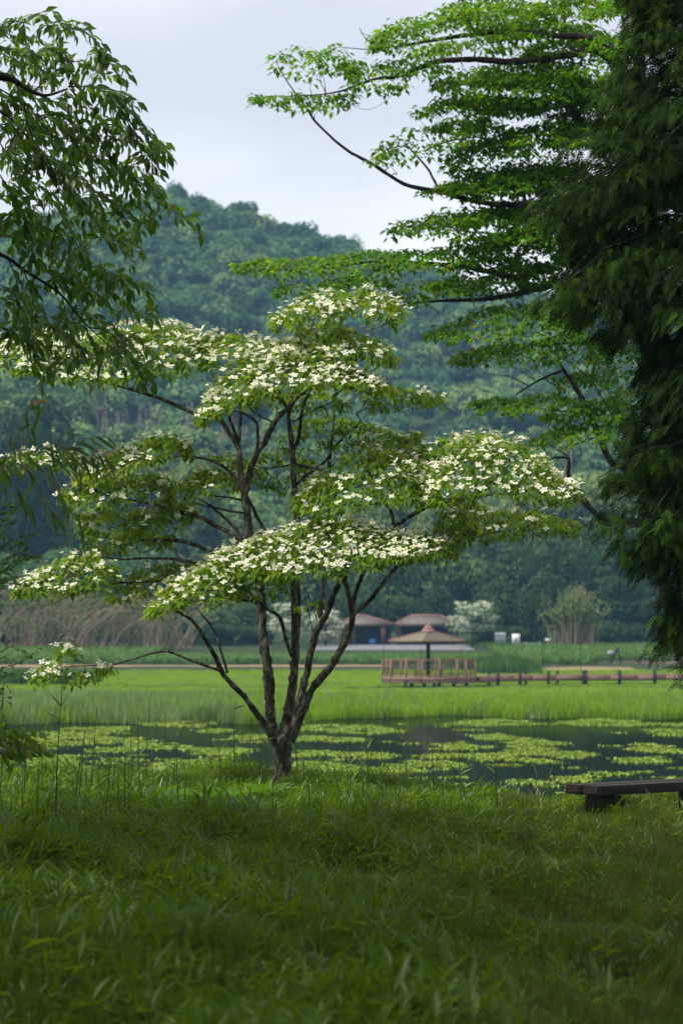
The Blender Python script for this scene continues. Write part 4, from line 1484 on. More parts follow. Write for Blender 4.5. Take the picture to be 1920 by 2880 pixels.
LL((D1, [(1110, 490, .016, .3), (1200, 430, .014, .3), (1300, 380, .011, .4), (1420, 330, .006, .5)]))
LL((D1, [(1140, 940, .02, .3), (1200, 880, .02, .4), (1330, 790, .018, .5), (1400, 680, .016, .6), (1490, 580, .014, .7), (1600, 480, .010, .8)]), (K2, [(330, 100, .008, .8), (430, 60, .006, .8)]))
LL((D1, [(1115, 790, .016, .3), (1200, 815, .015, .4), (1330, 840, .012, .5), (1450, 760, .008, .6)]))
LL((D1, [(1100, 800, .012, .3), (1000, 820, .012, .4), (900, 830, .010, .5), (800, 800, .006, .6)]))
LL((D2, [(572, 900, .024, .2), (530, 800, .023, 0), (480, 620, .022, -.3), (400, 560, .02, -.6), (320, 500, .02, -.8), (230, 490, .017, -.9), (130, 480, .013, -1.0), (0, 500, .009, -1.1), (-120, 480, .006, -1.1)]))
LL((D2, [(330, 505, .014, -.7), (270, 440, .012, -.9), (180, 380, .008, -1.1), (60, 330, .005, -1.2)]))
LL((D2, [(497, 1640, .06), (575, 1460, .06), (635, 1240, .052, -.1), (680, 1050, .048, -.15), (720, 850, .045, -.2), (770, 700, .043, -.25), (830, 600, .04, -.3), (890, 450, .037, -.4), (950, 330, .034, -.5), (1000, 230, .03, -.6)]),
   (K2, [(360, 720, .028, -.7), (430, 660, .028, -.7), (530, 605, .028, -.7), (640, 540, .025, -.7), (760, 505, .021, -.75), (880, 485, .017, -.8), (1000, 470, .012, -.8), (1150, 450, .007, -.8)]))
LL((D2, [(790, 620, .03, -.25), (795, 450, .027, -.1), (812, 330, .026)]), (D1, [(1348, 1400, .025, .1), (1365, 1200, .025, .2), (1370, 1000, .024, .3), (1372, 800, .021, .4), (1385, 690, .018, .4), (1400, 570, .014, .4), (1410, 440, .008, .4)]))
LL((K2, [(500, 610, .02, -.7), (490, 550, .018, -.7), (440, 480, .014, -.7), (410, 420, .010, -.7), (360, 330, .006, -.7)]))
LL((D2, [(497, 1640, .06), (580, 1480, .075), (650, 1310, .055, -.15), (730, 1140, .052, -.25), (850, 1000, .049, -.35), (920, 880, .046, -.4), (980, 760, .045, -.45), (1010, 630, .043, -.5), (1000, 540, .034, -.55), (985, 430, .03, -.6), (965, 330, .026, -.7), (975, 240, .02, -.8), (960, 120, .012, -1.0)]))
LL((D2, [(1015, 600, .03, -.5), (1030, 500, .028, -.4), (1050, 420, .027, -.4), (1090, 320, .024, -.5), (1130, 240, .018, -.6), (1200, 100, .010, -.8)]))
LL((D2, [(1022, 610, .03, -.5), (1060, 565, .028, -.5), (1120, 520, .027, -.45), (1200, 440, .026, -.4), (1280, 340, .024, -.3), (1350, 250, .022, -.2), (1470, 180, .018, -.1)]),
   (K2, [(700, 720, .015), (860, 670, .013), (940, 655, .011), (1080, 630, .007)]))
LL((D2, [(490, 1600, .04), (420, 1480, .045), (380, 1410, .042, -.05), (280, 1270, .037, -.15), (200, 1170, .035, -.25), (120, 1090, .034, -.3), (60, 1020, .033, -.35)]),
   (K3, [(1000, 590, .03, -.4), (970, 530, .028, -.5), (920, 450, .025, -.65), (880, 400, .021, -.8), (800, 350, .014, -1.0), (720, 310, .008, -1.1)]))
LL((K3, [(1015, 632, .02, -.35), (900, 590, .017, -.45), (830, 560, .015, -.5), (760, 538, .014, -.55), (650, 565, .011, -.6), (530, 600, .009, -.6), (450, 605, .008, -.6), (300, 612, .006, -.6), (200, 640, .004, -.6)]))
LL((K3, [(400, 600, .008, -.6), (350, 575, .007, -.6), (320, 545, .005, -.6), (300, 500, .004, -.6)]))
LL((K3, [(775, 540, .008, -.55), (772, 515, .006, -.55), (762, 485, .004, -.55)]))
LL((K3, [(1045, 640, .016, -.35), (1020, 540, .014, -.3), (985, 440, .012, -.3), (940, 385, .009, -.4), (900, 340, .006, -.5)]))
LL((D1, [(760, 1380, .034, -.1), (640, 1300, .032, -.1), (540, 1250, .03, -.05), (440, 1190, .029), (350, 1160, .027, .1), (200, 1130, .022, .15)]), (K1, [(700, 1005, .02, .2), (560, 985, .015, .2), (470, 960, .011, .2), (340, 900, .007, .2)]))
LL((D1, [(770, 1370, .022, -.1), (680, 1260, .02), (620, 1200, .019, .1), (560, 1150, .017, .2), (500, 1100, .014, .3), (420, 1050, .008, .3)]))
LL((D1, [(770, 1560, .03, -.1), (610, 1500, .028, -.1), (500, 1440, .026), (340, 1370, .023, .1), (190, 1350, .019, .2), (0, 1350, .015, .3)]), (K1, [(520, 1145, .010, .3), (400, 1130, .006, .3)]))
LL((D2, [(345, 190, .025, -.1)]), (D1, [(560, 1560, .023, -.05), (400, 1530, .021), (200, 1500, .018, .1), (0, 1490, .014, .2)]), (K3, [(560, 120, .011, .2), (430, 100, .007, .2)]))
LL((K3, [(1200, 330, .03, -.1), (1100, 270, .025, -.05), (1000, 240, .023), (850, 215, .021, .1), (700, 210, .019), (560, 222, .016, -.1), (430, 240, .012, -.2), (320, 285, .008, -.3), (190, 340, .004, -.3)]))
LL((K3, [(560, 220, .012, -.1), (480, 225, .010, -.2), (350, 200, .008, -.3), (220, 190, .005, -.3)]))
LL((D1, [(720, 960, .022, -.1), (660, 870, .02, .1), (560, 800, .018, .2), (440, 760, .016, .3), (330, 745, .013, .3), (160, 750, .008, .3)]))
LL((D1, [(750, 1070, .014, -.1), (650, 1045, .013, .1), (520, 1030, .010, .3), (420, 1010, .006, .3)]))
LL((D1, [(760, 1160, .016, -.1), (640, 1140, .014, .2), (500, 1110, .010, .4), (380, 1080, .006, .5)]))
LL((D1, [(900, 1290, .02, .2), (850, 1200, .02, .2), (800, 1090, .018), (775, 1040, .014, -.1)]))
LL((D2, [(760, 640, .008, .1), (720, 520, .007, .1), (670, 400, .006, .1), (640, 330, .004, .1)]))
LL((D2, [(735, 740, .007, .1), (700, 600, .006, .1), (670, 470, .005, .1), (665, 380, .004, .1)]))

P_ = dog.pad
P_([(0, 770), (60, 752), (130, 760), (210, 770), (300, 745), (400, 740), (450, 765), (475, 778)], [(0, 850), (100, 885), (200, 900), (300, 890), (380, 870), (470, 850)], .4, 1.0, 1.1, 1.0, ftop=.55)
P_([(470, 775), (520, 763), (560, 768), (625, 783), (680, 780), (740, 790)], [(470, 850), (520, 845), (620, 850), (740, 850)], .3, .8, 1.0, 1.1, ftop=.8)
P_([(452, 963), (480, 903), (520, 853), (575, 818), (650, 803), (740, 815), (810, 840), (880, 885)], [(460, 978), (500, 955), (560, 935), (620, 915), (700, 900), (780, 893), (880, 905)], -.3, .9, 1.15, .85, ftop=.65)
P_([(622, 728), (680, 692), (740, 675), (800, 665), (860, 665), (900, 690), (925, 705)], [(622, 750), (700, 742), (780, 738), (850, 742), (925, 745)], .2, .7, 1.0, .85, ftop=.7)
P_([(665, 805), (720, 772), (780, 760), (840, 765), (908, 808)], [(670, 835), (740, 835), (820, 840), (908, 830)], .1, .7, 1.0, .42, ftop=.6)
P_([(680, 745), (740, 738), (800, 745)], [(680, 770), (740, 775), (800, 770)], .3, .4, .9, .3)
P_([(840, 880), (920, 885), (980, 895), (1012, 910)], [(840, 950), (900, 940), (960, 925), (1012, 920)], .6, .6, 1.0, .10)
P_([(560, 900), (640, 890), (720, 895), (800, 910)], [(560, 940), (640, 935), (720, 950), (800, 940)], .7, .5, .6, .1)
P_([(640, 985), (720, 950), (800, 955), (880, 985), (965, 992)], [(640, 1045), (740, 1050), (860, 1025), (965, 1005)], .9, .6, .8, .08)
P_([(560, 1045), (640, 1030), (720, 1055)], [(560, 1110), (640, 1135), (720, 1110)], .9, .5, .8, .08)
P_([(490, 1045), (530, 1038), (560, 1050)], [(490, 1065), (530, 1070), (560, 1070)], .4, .3, .7, .2)
P_([(680, 1140), (720, 1095), (790, 1045), (840, 1015), (900, 1030), (950, 1055), (1000, 1075)], [(680, 1165), (760, 1200), (850, 1190), (930, 1165), (1000, 1150)], -.6, .9, 1.1, .34, ftop=.55)
P_([(950, 1100), (1000, 1065), (1040, 1020), (1060, 1000), (1130, 995), (1200, 1010), (1250, 1055), (1290, 1095), (1325, 1125)], [(950, 1165), (1040, 1160), (1130, 1155), (1220, 1160), (1300, 1165), (1325, 1140)], -.8, 1.0, 1.15, .56, ftop=.75)
P_([(985, 1025), (1030, 1000), (1060, 990), (1110, 1000)], [(985, 1050), (1050, 1055), (1110, 1050)], -.2, .5, 1.0, .2)
P_([(840, 1035), (900, 1012), (960, 1020), (1000, 1040)], [(840, 1070), (920, 1060), (1000, 1070)], .1, .5, .9, .15)
P_([(1000, 1200), (1080, 1180), (1160, 1165), (1240, 1170), (1310, 1190), (1335, 1205)], [(1000, 1235), (1080, 1240), (1180, 1240), (1280, 1218), (1335, 1218)], 0, .7, 1.0, .07)
P_([(1000, 1130), (1060, 1150), (1110, 1160)], [(1000, 1200), (1060, 1195), (1110, 1190)], -.9, .4, .8, .12)
P_([(500, 1275), (560, 1245), (620, 1225), (700, 1200), (740, 1185), (800, 1190), (860, 1210), (920, 1225), (980, 1225), (1020, 1240)], [(500, 1330), (600, 1335), (700, 1340), (780, 1330), (850, 1310), (900, 1300), (960, 1290), (1020, 1265)], -1.1, 1.0, 1.2, .66, ftop=.75)
P_([(345, 1395), (385, 1345), (430, 1310), (500, 1280), (560, 1268)], [(345, 1408), (420, 1402), (480, 1398), (560, 1380)], -1.1, .8, 1.1, .55, ftop=.45)
P_([(520, 1300), (600, 1290), (660, 1310)], [(520, 1372), (600, 1378), (655, 1360)], -.9, .5, .8, .08)
P_([(920, 1245), (980, 1240), (1020, 1240), (1060, 1230)], [(920, 1290), (980, 1285), (1040, 1280), (1060, 1250)], -.8, .4, .9, .2)
P_([(180, 1080), (240, 1040), (300, 1020), (350, 1000), (400, 995), (437, 1015)], [(180, 1105), (250, 1105), (320, 1085), (380, 1060), (437, 1040)], .2, .8, 1.1, .40, ftop=.5)
P_([(0, 1050), (60, 1035), (130, 1030), (200, 1035), (240, 1050)], [(0, 1075), (100, 1075), (240, 1085)], .5, .5, .7, .45)
P_([(150, 1130), (200, 1100), (260, 1090), (330, 1080), (390, 1090)], [(155, 1155), (240, 1175), (320, 1165), (390, 1140)], .1, .6, 1.0, .35)
P_([(368, 1160), (400, 1110), (450, 1080), (510, 1070), (555, 1085)], [(368, 1175), (440, 1150), (500, 1125), (555, 1110)], .3, .6, 1.0, .40, ftop=.5)
P_([(180, 1175), (250, 1165), (330, 1165), (400, 1155), (455, 1150)], [(190, 1225), (290, 1235), (390, 1220), (455, 1180)], .4, .7, .8, .22)
P_([(190, 1215), (260, 1210), (330, 1215), (400, 1225)], [(190, 1270), (270, 1275), (340, 1265), (400, 1250)], .5, .6, .7, .25)
P_([(35, 1348), (80, 1310), (130, 1285), (180, 1265), (230, 1275), (265, 1300)], [(40, 1362), (120, 1372), (180, 1368), (265, 1340)], -.3, .7, 1.1, .45, ftop=.7)
P_([(240, 1350), (300, 1310), (370, 1290), (450, 1285), (530, 1280)], [(240, 1385), (330, 1380), (430, 1345), (530, 1320)], .3, .6, .9, .28)
P_([(120, 1508), (150, 1472), (180, 1466)], [(120, 1520), (150, 1508), (180, 1500)], -.6, .2, 1.2, .5, leaf=.09)
P_([(75, 1550), (110, 1524), (155, 1528)], [(80, 1562), (110, 1568), (155, 1555)], -.6, .25, 1.3, .45, leaf=.09)
P_([(135, 1545), (180, 1537), (220, 1527), (257, 1530)], [(140, 1556), (180, 1562), (220, 1552), (257, 1542)], -.6, .2, 1.2, .3, leaf=.09)
P_([(690, 1385), (730, 1380), (750, 1388)], [(690, 1395), (730, 1398), (750, 1396)], .1, .15, .6, 0)
dog.finish(M['dog'], flowermat=M['flower'])

# ------------------------------------------------------------------ the large leafy tree on the right
RD = 38.0
tb = np.array([5.9, 37.0])
rt = Tree('broadleaf_tree', (tb[0], tb[1], float(gz(*tb))), 'tall spreading tree with bright green layered leaves behind the dark conifer', 'tree', RD, M['bark_dark'], 8)
g0 = float(gz(*tb))
tr = rt.limb([[tb[0], tb[1], g0 - .2, .26], [5.75, 37.3, 2.5, .22], [5.35, 38, 5.6, .19], [4.95, 38, 8.3, .16], [4.75, 38, 11.0, .12], [4.6, 38, 14.0, .07]], 'trunk', .05, .12, 12)


def RL(fr, pts, start=None, doff=0.0):
    rows = limb_points(fr, pts, RD + doff)
    if start is not None:
        j = int(np.argmin(np.abs(tr[:, 2] - start)))
        rows = [[*tr[j, :3], rows[0][3] * 1.15]] + rows
    return rt.limb(rows, step=.12)


RL(K6, [(1290, 1030, .07), (1030, 1045, .06), (950, 1005, .05), (830, 975, .042), (740, 960, .036), (620, 950, .03), (450, 945, .02), (250, 970, .012), (50, 975, .006)], 7.0)
RL(K6, [(1020, 1050, .05), (950, 1065, .042), (850, 1080, .036), (720, 1085, .025), (600, 1095, .014), (520, 1110, .008)])
RL(K6, [(1150, 770, .06), (980, 745, .05), (850, 735, .042), (680, 690, .036), (560, 665, .03), (450, 595, .026), (350, 540, .022), (250, 450, .017), (200, 380, .013), (150, 310, .010), (110, 250, .006), (100, 220, .004)], 8.2)
RL(K6, [(690, 695, .022), (650, 620, .018), (600, 560, .014), (560, 530, .010), (470, 545, .006)])
RL(K6, [(640, 540, .012), (720, 510, .012), (800, 497, .010), (870, 500, .008)])
RL(K6, [(1290, 200, .07), (1150, 200, .065), (980, 225, .055), (800, 215, .045), (700, 220, .04), (640, 235, .036), (560, 270, .03), (440, 290, .022), (330, 330, .014), (200, 345, .009), (50, 350, .005)], 11.0)
RL(K6, [(1290, 160, .06), (1100, 130, .05), (930, 115, .042), (820, 125, .036), (700, 145, .028), (550, 170, .018), (440, 180, .010), (350, 172, .005)], 11.6)
RL(K6, [(820, 125, .028), (785, 60, .024), (770, 0, .018), (740, -80, .010)])
RL(K6, [(480, 175, .010), (420, 140, .007), (400, 100, .004)])
RL(K6, [(1160, 390, .04), (1000, 360, .028), (850, 345, .014), (720, 320, .006)], 9.6, .4)
RL(K7, [(1300, 1010, .07), (1130, 1010, .06), (1040, 1000, .055), (990, 940, .05), (930, 800, .045), (870, 660, .038), (800, 540, .032), (740, 450, .024), (700, 330, .014), (600, 260, .008)], 5.2, -.5)
RL(K7, [(745, 475, .02), (650, 510, .017), (560, 560, .013), (490, 605, .008)], None, -.5)
RL(K7, [(650, 515, .010), (690, 550, .008), (760, 550, .005)], None, -.5)
RL(K7, [(560, 560, .008), (480, 520, .006), (400, 500, .005), (310, 490, .003)], None, -.5)
RL(K7, [(600, 530, .008), (520, 480, .005), (430, 430, .003)], None, -.5)
RL(K7, [(1200, 1330, .06), (1000, 1300, .05), (940, 1270, .046), (860, 1190, .042), (800, 1090, .034), (775, 1040, .03), (780, 960, .022), (700, 955, .015), (640, 975, .008)], 4.2, -.8)
RL(K7, [(1150, 1000, .02), (1100, 850, .016), (1000, 690, .012), (900, 530, .009), (780, 420, .006)], None, -.3)
RL(K7, [(775, 950, .012), (700, 900, .008), (650, 870, .005), (560, 850, .003)], None, -.8)
RL(K7, [(940, 690, .016), (800, 700, .012), (650, 690, .009), (480, 660, .005)], None, -.5)
RL(K7, [(960, 830, .016), (880, 860, .010), (760, 900, .006)], None, -.5)
RL(K6, [(1240, 640, .035), (1100, 640, .028), (950, 640, .018), (800, 620, .010), (700, 590, .006)], 8.8, .6)
RL(K6, [(1240, 900, .035), (1100, 860, .028), (950, 850, .018), (800, 840, .010), (560, 820, .006)], 7.4, .6)

rp_ = lambda c, h, off=0.0, b=1.1, dens=.5, **k: rt.pad(c, h, off, b, dens * .85, leaf=.118, per=5, droop=k.pop('droop', .45), rad=.10, **k)
rp_([(585, 220), (640, 212), (690, 215), (740, 215), (815, 210)], [(590, 235), (660, 250), (720, 262), (815, 245)], 0, .7)
rp_([(630, 118), (680, 105), (740, 115), (770, 98), (800, 130), (830, 140)], [(640, 160), (700, 200), (780, 195), (830, 190)], .2, .8)
rp_([(800, 160), (870, 140), (960, 125), (1030, 150)], [(800, 200), (870, 230), (950, 210), (1030, 178)], -.2, .8)
rp_([(850, 90), (880, 62), (930, 40), (990, 28), (1060, 0), (1150, -30), (1300, -60)], [(850, 105), (900, 125), (1000, 130), (1100, 115), (1300, 110)], .3, 1.2)
rp_([(1000, 195), (1060, 162), (1120, 142), (1200, 137), (1340, 150)], [(1010, 205), (1080, 222), (1150, 238), (1250, 240), (1340, 230)], .1, 1.1)
rp_([(850, 360), (880, 325), (930, 297), (990, 282), (1060, 276), (1112, 266)], [(850, 382), (920, 382), (1000, 362), (1060, 328), (1112, 298)], -.2, .8)
rp_([(1020, 360), (1080, 332), (1150, 302), (1250, 282), (1400, 270)], [(1020, 398), (1100, 388), (1200, 368), (1400, 360)], .4, 1.2, .55)
rp_([(1010, 425), (1080, 397), (1180, 377), (1320, 360)], [(1030, 438), (1100, 452), (1200, 443), (1320, 440)], .2, 1.1, .55)
rp_([(895, 530), (920, 507), (990, 496), (1060, 490), (1130, 472), (1280, 450)], [(905, 542), (1000, 543), (1100, 556), (1280, 540)], .2, 1.2, .6)
rp_([(545, 606), (600, 592), (680, 589), (760, 585), (850, 572), (950, 576), (1050, 562), (1180, 540)], [(550, 618), (640, 636), (760, 640), (880, 635), (1000, 608), (1180, 600)], -.3, .8, .65)
rp_([(635, 662), (700, 648), (790, 637), (860, 632), (905, 640)], [(640, 674), (720, 682), (800, 668), (905, 660)], -.7, .5, .6)
rp_([(880, 675), (950, 645), (1040, 632), (1110, 627)], [(900, 698), (960, 698), (1030, 680), (1110, 665)], -.4, .6, .5)
rp_([(980, 762), (1040, 737), (1110, 703), (1180, 692), (1260, 702), (1360, 720)], [(990, 774), (1060, 796), (1150, 798), (1250, 790), (1360, 790)], -.4, 1.1, .6)
rp_([(1045, 818), (1100, 792), (1180, 782), (1280, 772), (1400, 770)], [(1050, 826), (1130, 846), (1220, 848), (1400, 830)], -.2, 1.0, .6)
rp_([(1090, 917), (1150, 912), (1250, 897), (1290, 902), (1370, 920)], [(1100, 948), (1170, 952), (1260, 944), (1370, 950)], -.6, .8, .55)
rp_([(1225, 1002), (1270, 987), (1330, 967), (1430, 960)], [(1245, 1022), (1330, 1030), (1430, 1020)], -.8, .8, .55)
rp_([(1250, 945), (1350, 927), (1450, 910)], [(1250, 968), (1350, 972), (1450, 960)], -.3, .8, .5)
rp_([(1270, 872), (1330, 850), (1440, 840)], [(1270, 890), (1350, 892), (1440, 890)], 0, .8, .5)
for (cx_, cy_, w_, h_, o_) in ((1350, 90, 140, 60, 1.5), (1420, 200, 130, 70, 1.8), (1380, 300, 130, 70, 1.2), (1450, 420, 150, 80, 1.6), (1300, 520, 130, 70, 1.0), (1420, 560, 140, 80, 1.8), (1330, 610, 140, 50, .8), (1440, 680, 120, 60, 1.4), (1460, 800, 110, 60, 1.2),
                              (1480, 900, 100, 60, .8), (1200, 560, 120, 40, .8), (1160, 420, 110, 40, 1.2), (1220, 240, 120, 40, 1.2), (1500, 100, 120, 80, 2), (1500, 300, 120, 80, 2), (1250, 60, 130, 50, 1.5), (1130, 600, 120, 30, .5), (1260, 400, 110, 40, .8), (1120, 330, 90, 30, 1.0), (1240, 180, 110, 40, .6)):
    rp_([(cx_ - w_, cy_ + h_ * .3), (cx_ - w_ * .4, cy_ - h_ * .3), (cx_ + w_ * .3, cy_ - h_ * .4), (cx_ + w_, cy_)], [(cx_ - w_, cy_ + h_ * .5), (cx_, cy_ + h_ * .7), (cx_ + w_, cy_ + h_ * .6)], o_, 1.1, .5, twig=.5)
for q in range(95):
    cx_, cy_ = R.uniform(1060, 1560), R.uniform(-60, 660)
    w_, h_ = R.uniform(60, 130), R.uniform(18, 40)
    rp_([(cx_ - w_, cy_ + h_ * .4), (cx_ - w_ * .4, cy_ - h_ * .2), (cx_ + w_ * .3, cy_ - h_ * .3), (cx_ + w_, cy_)], [(cx_ - w_, cy_ + h_ * .6), (cx_, cy_ + h_ * .8), (cx_ + w_, cy_ + h_ * .6)], R.uniform(-.4, 2.2), .8, .32, twig=.8)
rt.finish(M['right'], wscale=1.25)


# ------------------------------------------------------------------ dark conifer on the right
CD = 24.0


def spray_template():
    """flat fan of scaly twiglets, unit length along +y"""
    vs, fs = [], []

    def dia(p, q, w):
        p, q = np.array(p), np.array(q)
        t = q - p
        n_ = np.array([-t[1], t[0], 0]) / np.linalg.norm(t[:2]) * w
        b_ = len(vs)
        m = p + t * .45
        vs.extend([p, m + n_, q, m - n_])
        fs.append([b_, b_ + 3, b_ + 2, b_ + 1])
    dia((0, 0, 0), (0, 1, -.10), .026)
    for k in range(6):
        t = .10 + .145 * k
        ln = .27 * (1 - t) + .09
        for s in (-1, 1):
            p = (0, t, -.1 * t * t)
            q = (s * ln * .62, t + ln * .78, -.1 * t * t - .07 * ln)
            dia(p, q, .022)
            if k < 2:
                m = [p[0] + (q[0] - p[0]) * .45, p[1] + (q[1] - p[1]) * .45, p[2] + (q[2] - p[2]) * .45]
                dia(m, (m[0] + s * ln * .42, m[1] + ln * .16, m[2] - .04), .020)
    return np.array(vs, float), fs


SPR, SPR_F = spray_template()
cbx, cby = (2020 - 960) / FOC * CD, CD
con = thing('conifer_tree', (cbx, cby, float(gz(cbx, cby))), 'dark conifer with hanging scaly sprays filling the right edge', 'tree')
OUT_Y = np.array([-400, 0, 150, 300, 380, 470, 560, 640, 690, 730, 800, 900, 1000, 1080, 1150, 1200, 1280, 1350, 1450, 1490, 1545, 1570]) * 1.2245
OUT_X = np.array([1420, 1405, 1370, 1350, 1310, 1220, 1285, 1265, 1250, 1330, 1410, 1430, 1415, 1385, 1440, 1375, 1455, 1475, 1500, 1500, 1560, 1590]) * 1.2245
ctr = crom([[cbx, cby, 1.1, .24], [cbx - .03, cby, 3.2, .21], [cbx - .08, cby, 6.5, .17], [cbx - .05, cby, 10, .11], [cbx - .1, cby, 13.5, .03]], .2)
MB().tube(ctr[:, :3], ctr[:, 3], 12, bump=.05).build('trunk', M['bark_dark'], con, True)
sp, sd_, sn, ss, sr = [], [], [], [], []
lz = ctr[:, 2]


def bough(z_tip, az, reach, seed):
    """one arching bough; az measured from -X (towards the pond view), reach in metres"""
    r = np.random.default_rng(seed)
    z0 = z_tip + reach * r.uniform(.05, .35)
    p0 = np.array([np.interp(z0, lz, ctr[:, 0]), cby, z0])
    h = np.array([-math.cos(az), math.sin(az), 0])
    side = np.array([-h[1], h[0], 0])
    pts = [p0, p0 + h * reach * .35 + [0, 0, .10 * reach], p0 + h * reach * .7 + [0, 0, (z_tip - z0) * .45 + .05 * reach], p0 + h * reach + [0, 0, z_tip - z0]]
    c = crom(np.array(pts) + r.normal(0, .03, (4, 3)), .08)
    MB().tube(c, np.linspace(.018, .004, len(c)), 5).build('bough', M['wall'], con, True)
    tg = norm(np.gradient(c, axis=0))
    m = int(reach * 135)
    t = .10 + .9 * r.random(m) ** .75
    i = np.clip((t * (len(c) - 1)).astype(int), 0, len(c) - 1)
    sgn = np.where(r.random(m) < .5, -1.0, 1.0)
    spread = (.42 * np.sin(np.pi * np.clip(t, 0, 1)) + .05) * r.random(m) * min(reach, 1.3)
    P = c[i] + side * (sgn * spread)[:, None] - np.array([0, 0, 1.0]) * (r.random(m) * .14 + spread * .35)[:, None] + r.normal(0, .03, (m, 3))
    D = tg[i] * .55 + side * (sgn * r.uniform(.2, .9, m))[:, None] + np.array([0, 0, -1.0]) * r.uniform(.25, 1.2, m)[:, None] + r.normal(0, .2, (m, 3))
    N = norm(np.array([0, 0, 1.0]) + side * (sgn * .6)[:, None] + np.array([0, -.5, 0]) + r.normal(0, .45, (m, 3)))
    sp.append(P)
    sd_.append(D)
    sn.append(N)
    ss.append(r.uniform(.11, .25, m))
    sr.append(np.clip(.75 * t ** 2 * r.random(m) + .35 * r.random(m), 0, 1))


rb = np.random.default_rng(77)
k = 0
for sy in np.arange(-380, 1900, 30.0):                 # boughs reaching into view
    zt = EYE - (sy - 1790) / FOC * CD
    for q in range(2):
        az = rb.normal(0, .45)
        xo = np.interp(sy + rb.normal(0, 12), OUT_Y, OUT_X) + (abs(rb.normal(0, 45)) if q == 0 else rb.uniform(60, 330))
        xt = np.interp(zt, lz, ctr[:, 0])
        reach = (xt - (xo - 960) / FOC * CD)
        if reach < .15:
            continue
        bough(zt, az, max(reach, .35), 1000 + k)
        k += 1
for (vx, vy) in ((1195, 475), (1225, 500), (1240, 690), (1262, 700), (1375, 1092), (1400, 1085), (1362, 1200), (1390, 1225), (1480, 1470), (1510, 1430), (1300, 560), (1285, 330), (1440, 1300), (1300, 720)):
    zt = EYE - (vy * 1.2245 - 1790) / FOC * CD
    reach = np.interp(zt, lz, ctr[:, 0]) - (vx * 1.2245 - 960) / FOC * CD
    bough(zt, rb.normal(0, .15), max(reach, .3), 3000 + k)
    k += 1
for q in range(46):                                      # and those around the other sides
    zt = rb.uniform(2.2, 13)
    bough(zt, rb.uniform(1.1, 5.2), rb.uniform(1.2, 2.4) * np.interp(zt, [2, 6, 13], [.9, 1, .35]), 2000 + q)
P, D, N, S = map(np.concatenate, (sp, sd_, sn, ss))
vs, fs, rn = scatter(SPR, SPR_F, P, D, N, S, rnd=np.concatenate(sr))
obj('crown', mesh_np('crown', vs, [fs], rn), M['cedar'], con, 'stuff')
print('sprays', len(P))

# ------------------------------------------------------------------ cherry on the left
HD = 23.0
hx, hy = -5.0, 22.5
chy = thing('cherry_tree', (hx, hy, float(gz(hx, hy))), 'cherry tree with drooping pointed leaves hanging in from the left edge', 'tree')
MB().tube(crom([[hx, hy, 1.1], [hx + .1, hy, 3], [hx - .1, hy, 5], [hx + .2, hy, 7.2]], .2), np.linspace(.2, .12, len(crom([[hx, hy, 1.1], [hx + .1, hy, 3], [hx - .1, hy, 5], [hx + .2, hy, 7.2]], .2))), 10, bump=.05).build('trunk', M['bark_dark'], chy, True)
main = [
    [(-900, 900, .10), (-500, 640, .06), (-200, 500, .05), (0, 480, .042), (100, 510, .03), (210, 580, .02), (300, 600, .014), (430, 560, .010)],
    [(-800, 1500, .09), (-400, 1480, .04), (-150, 1540, .03), (40, 1620, .018), (150, 1700, .016), (280, 1780, .014), (390, 1860, .012), (470, 1960, .009), (560, 2060, .007), (680, 2170, .005), (780, 2260, .003)],
    [(-800, 1200, .08), (-400, 900, .05), (-150, 760, .035), (0, 700, .02), (120, 800, .012), (250, 960, .010)],
]
cpts = []
for rows in main:
    c = crom(np.array(limb_points(K5, rows, HD)), .06)
    MB().tube(c[:, :3], np.maximum(c[:, 3], .003), 7, bump=.08).build('limb', M['bark_dark'], chy, True)
    cpts.append(c)
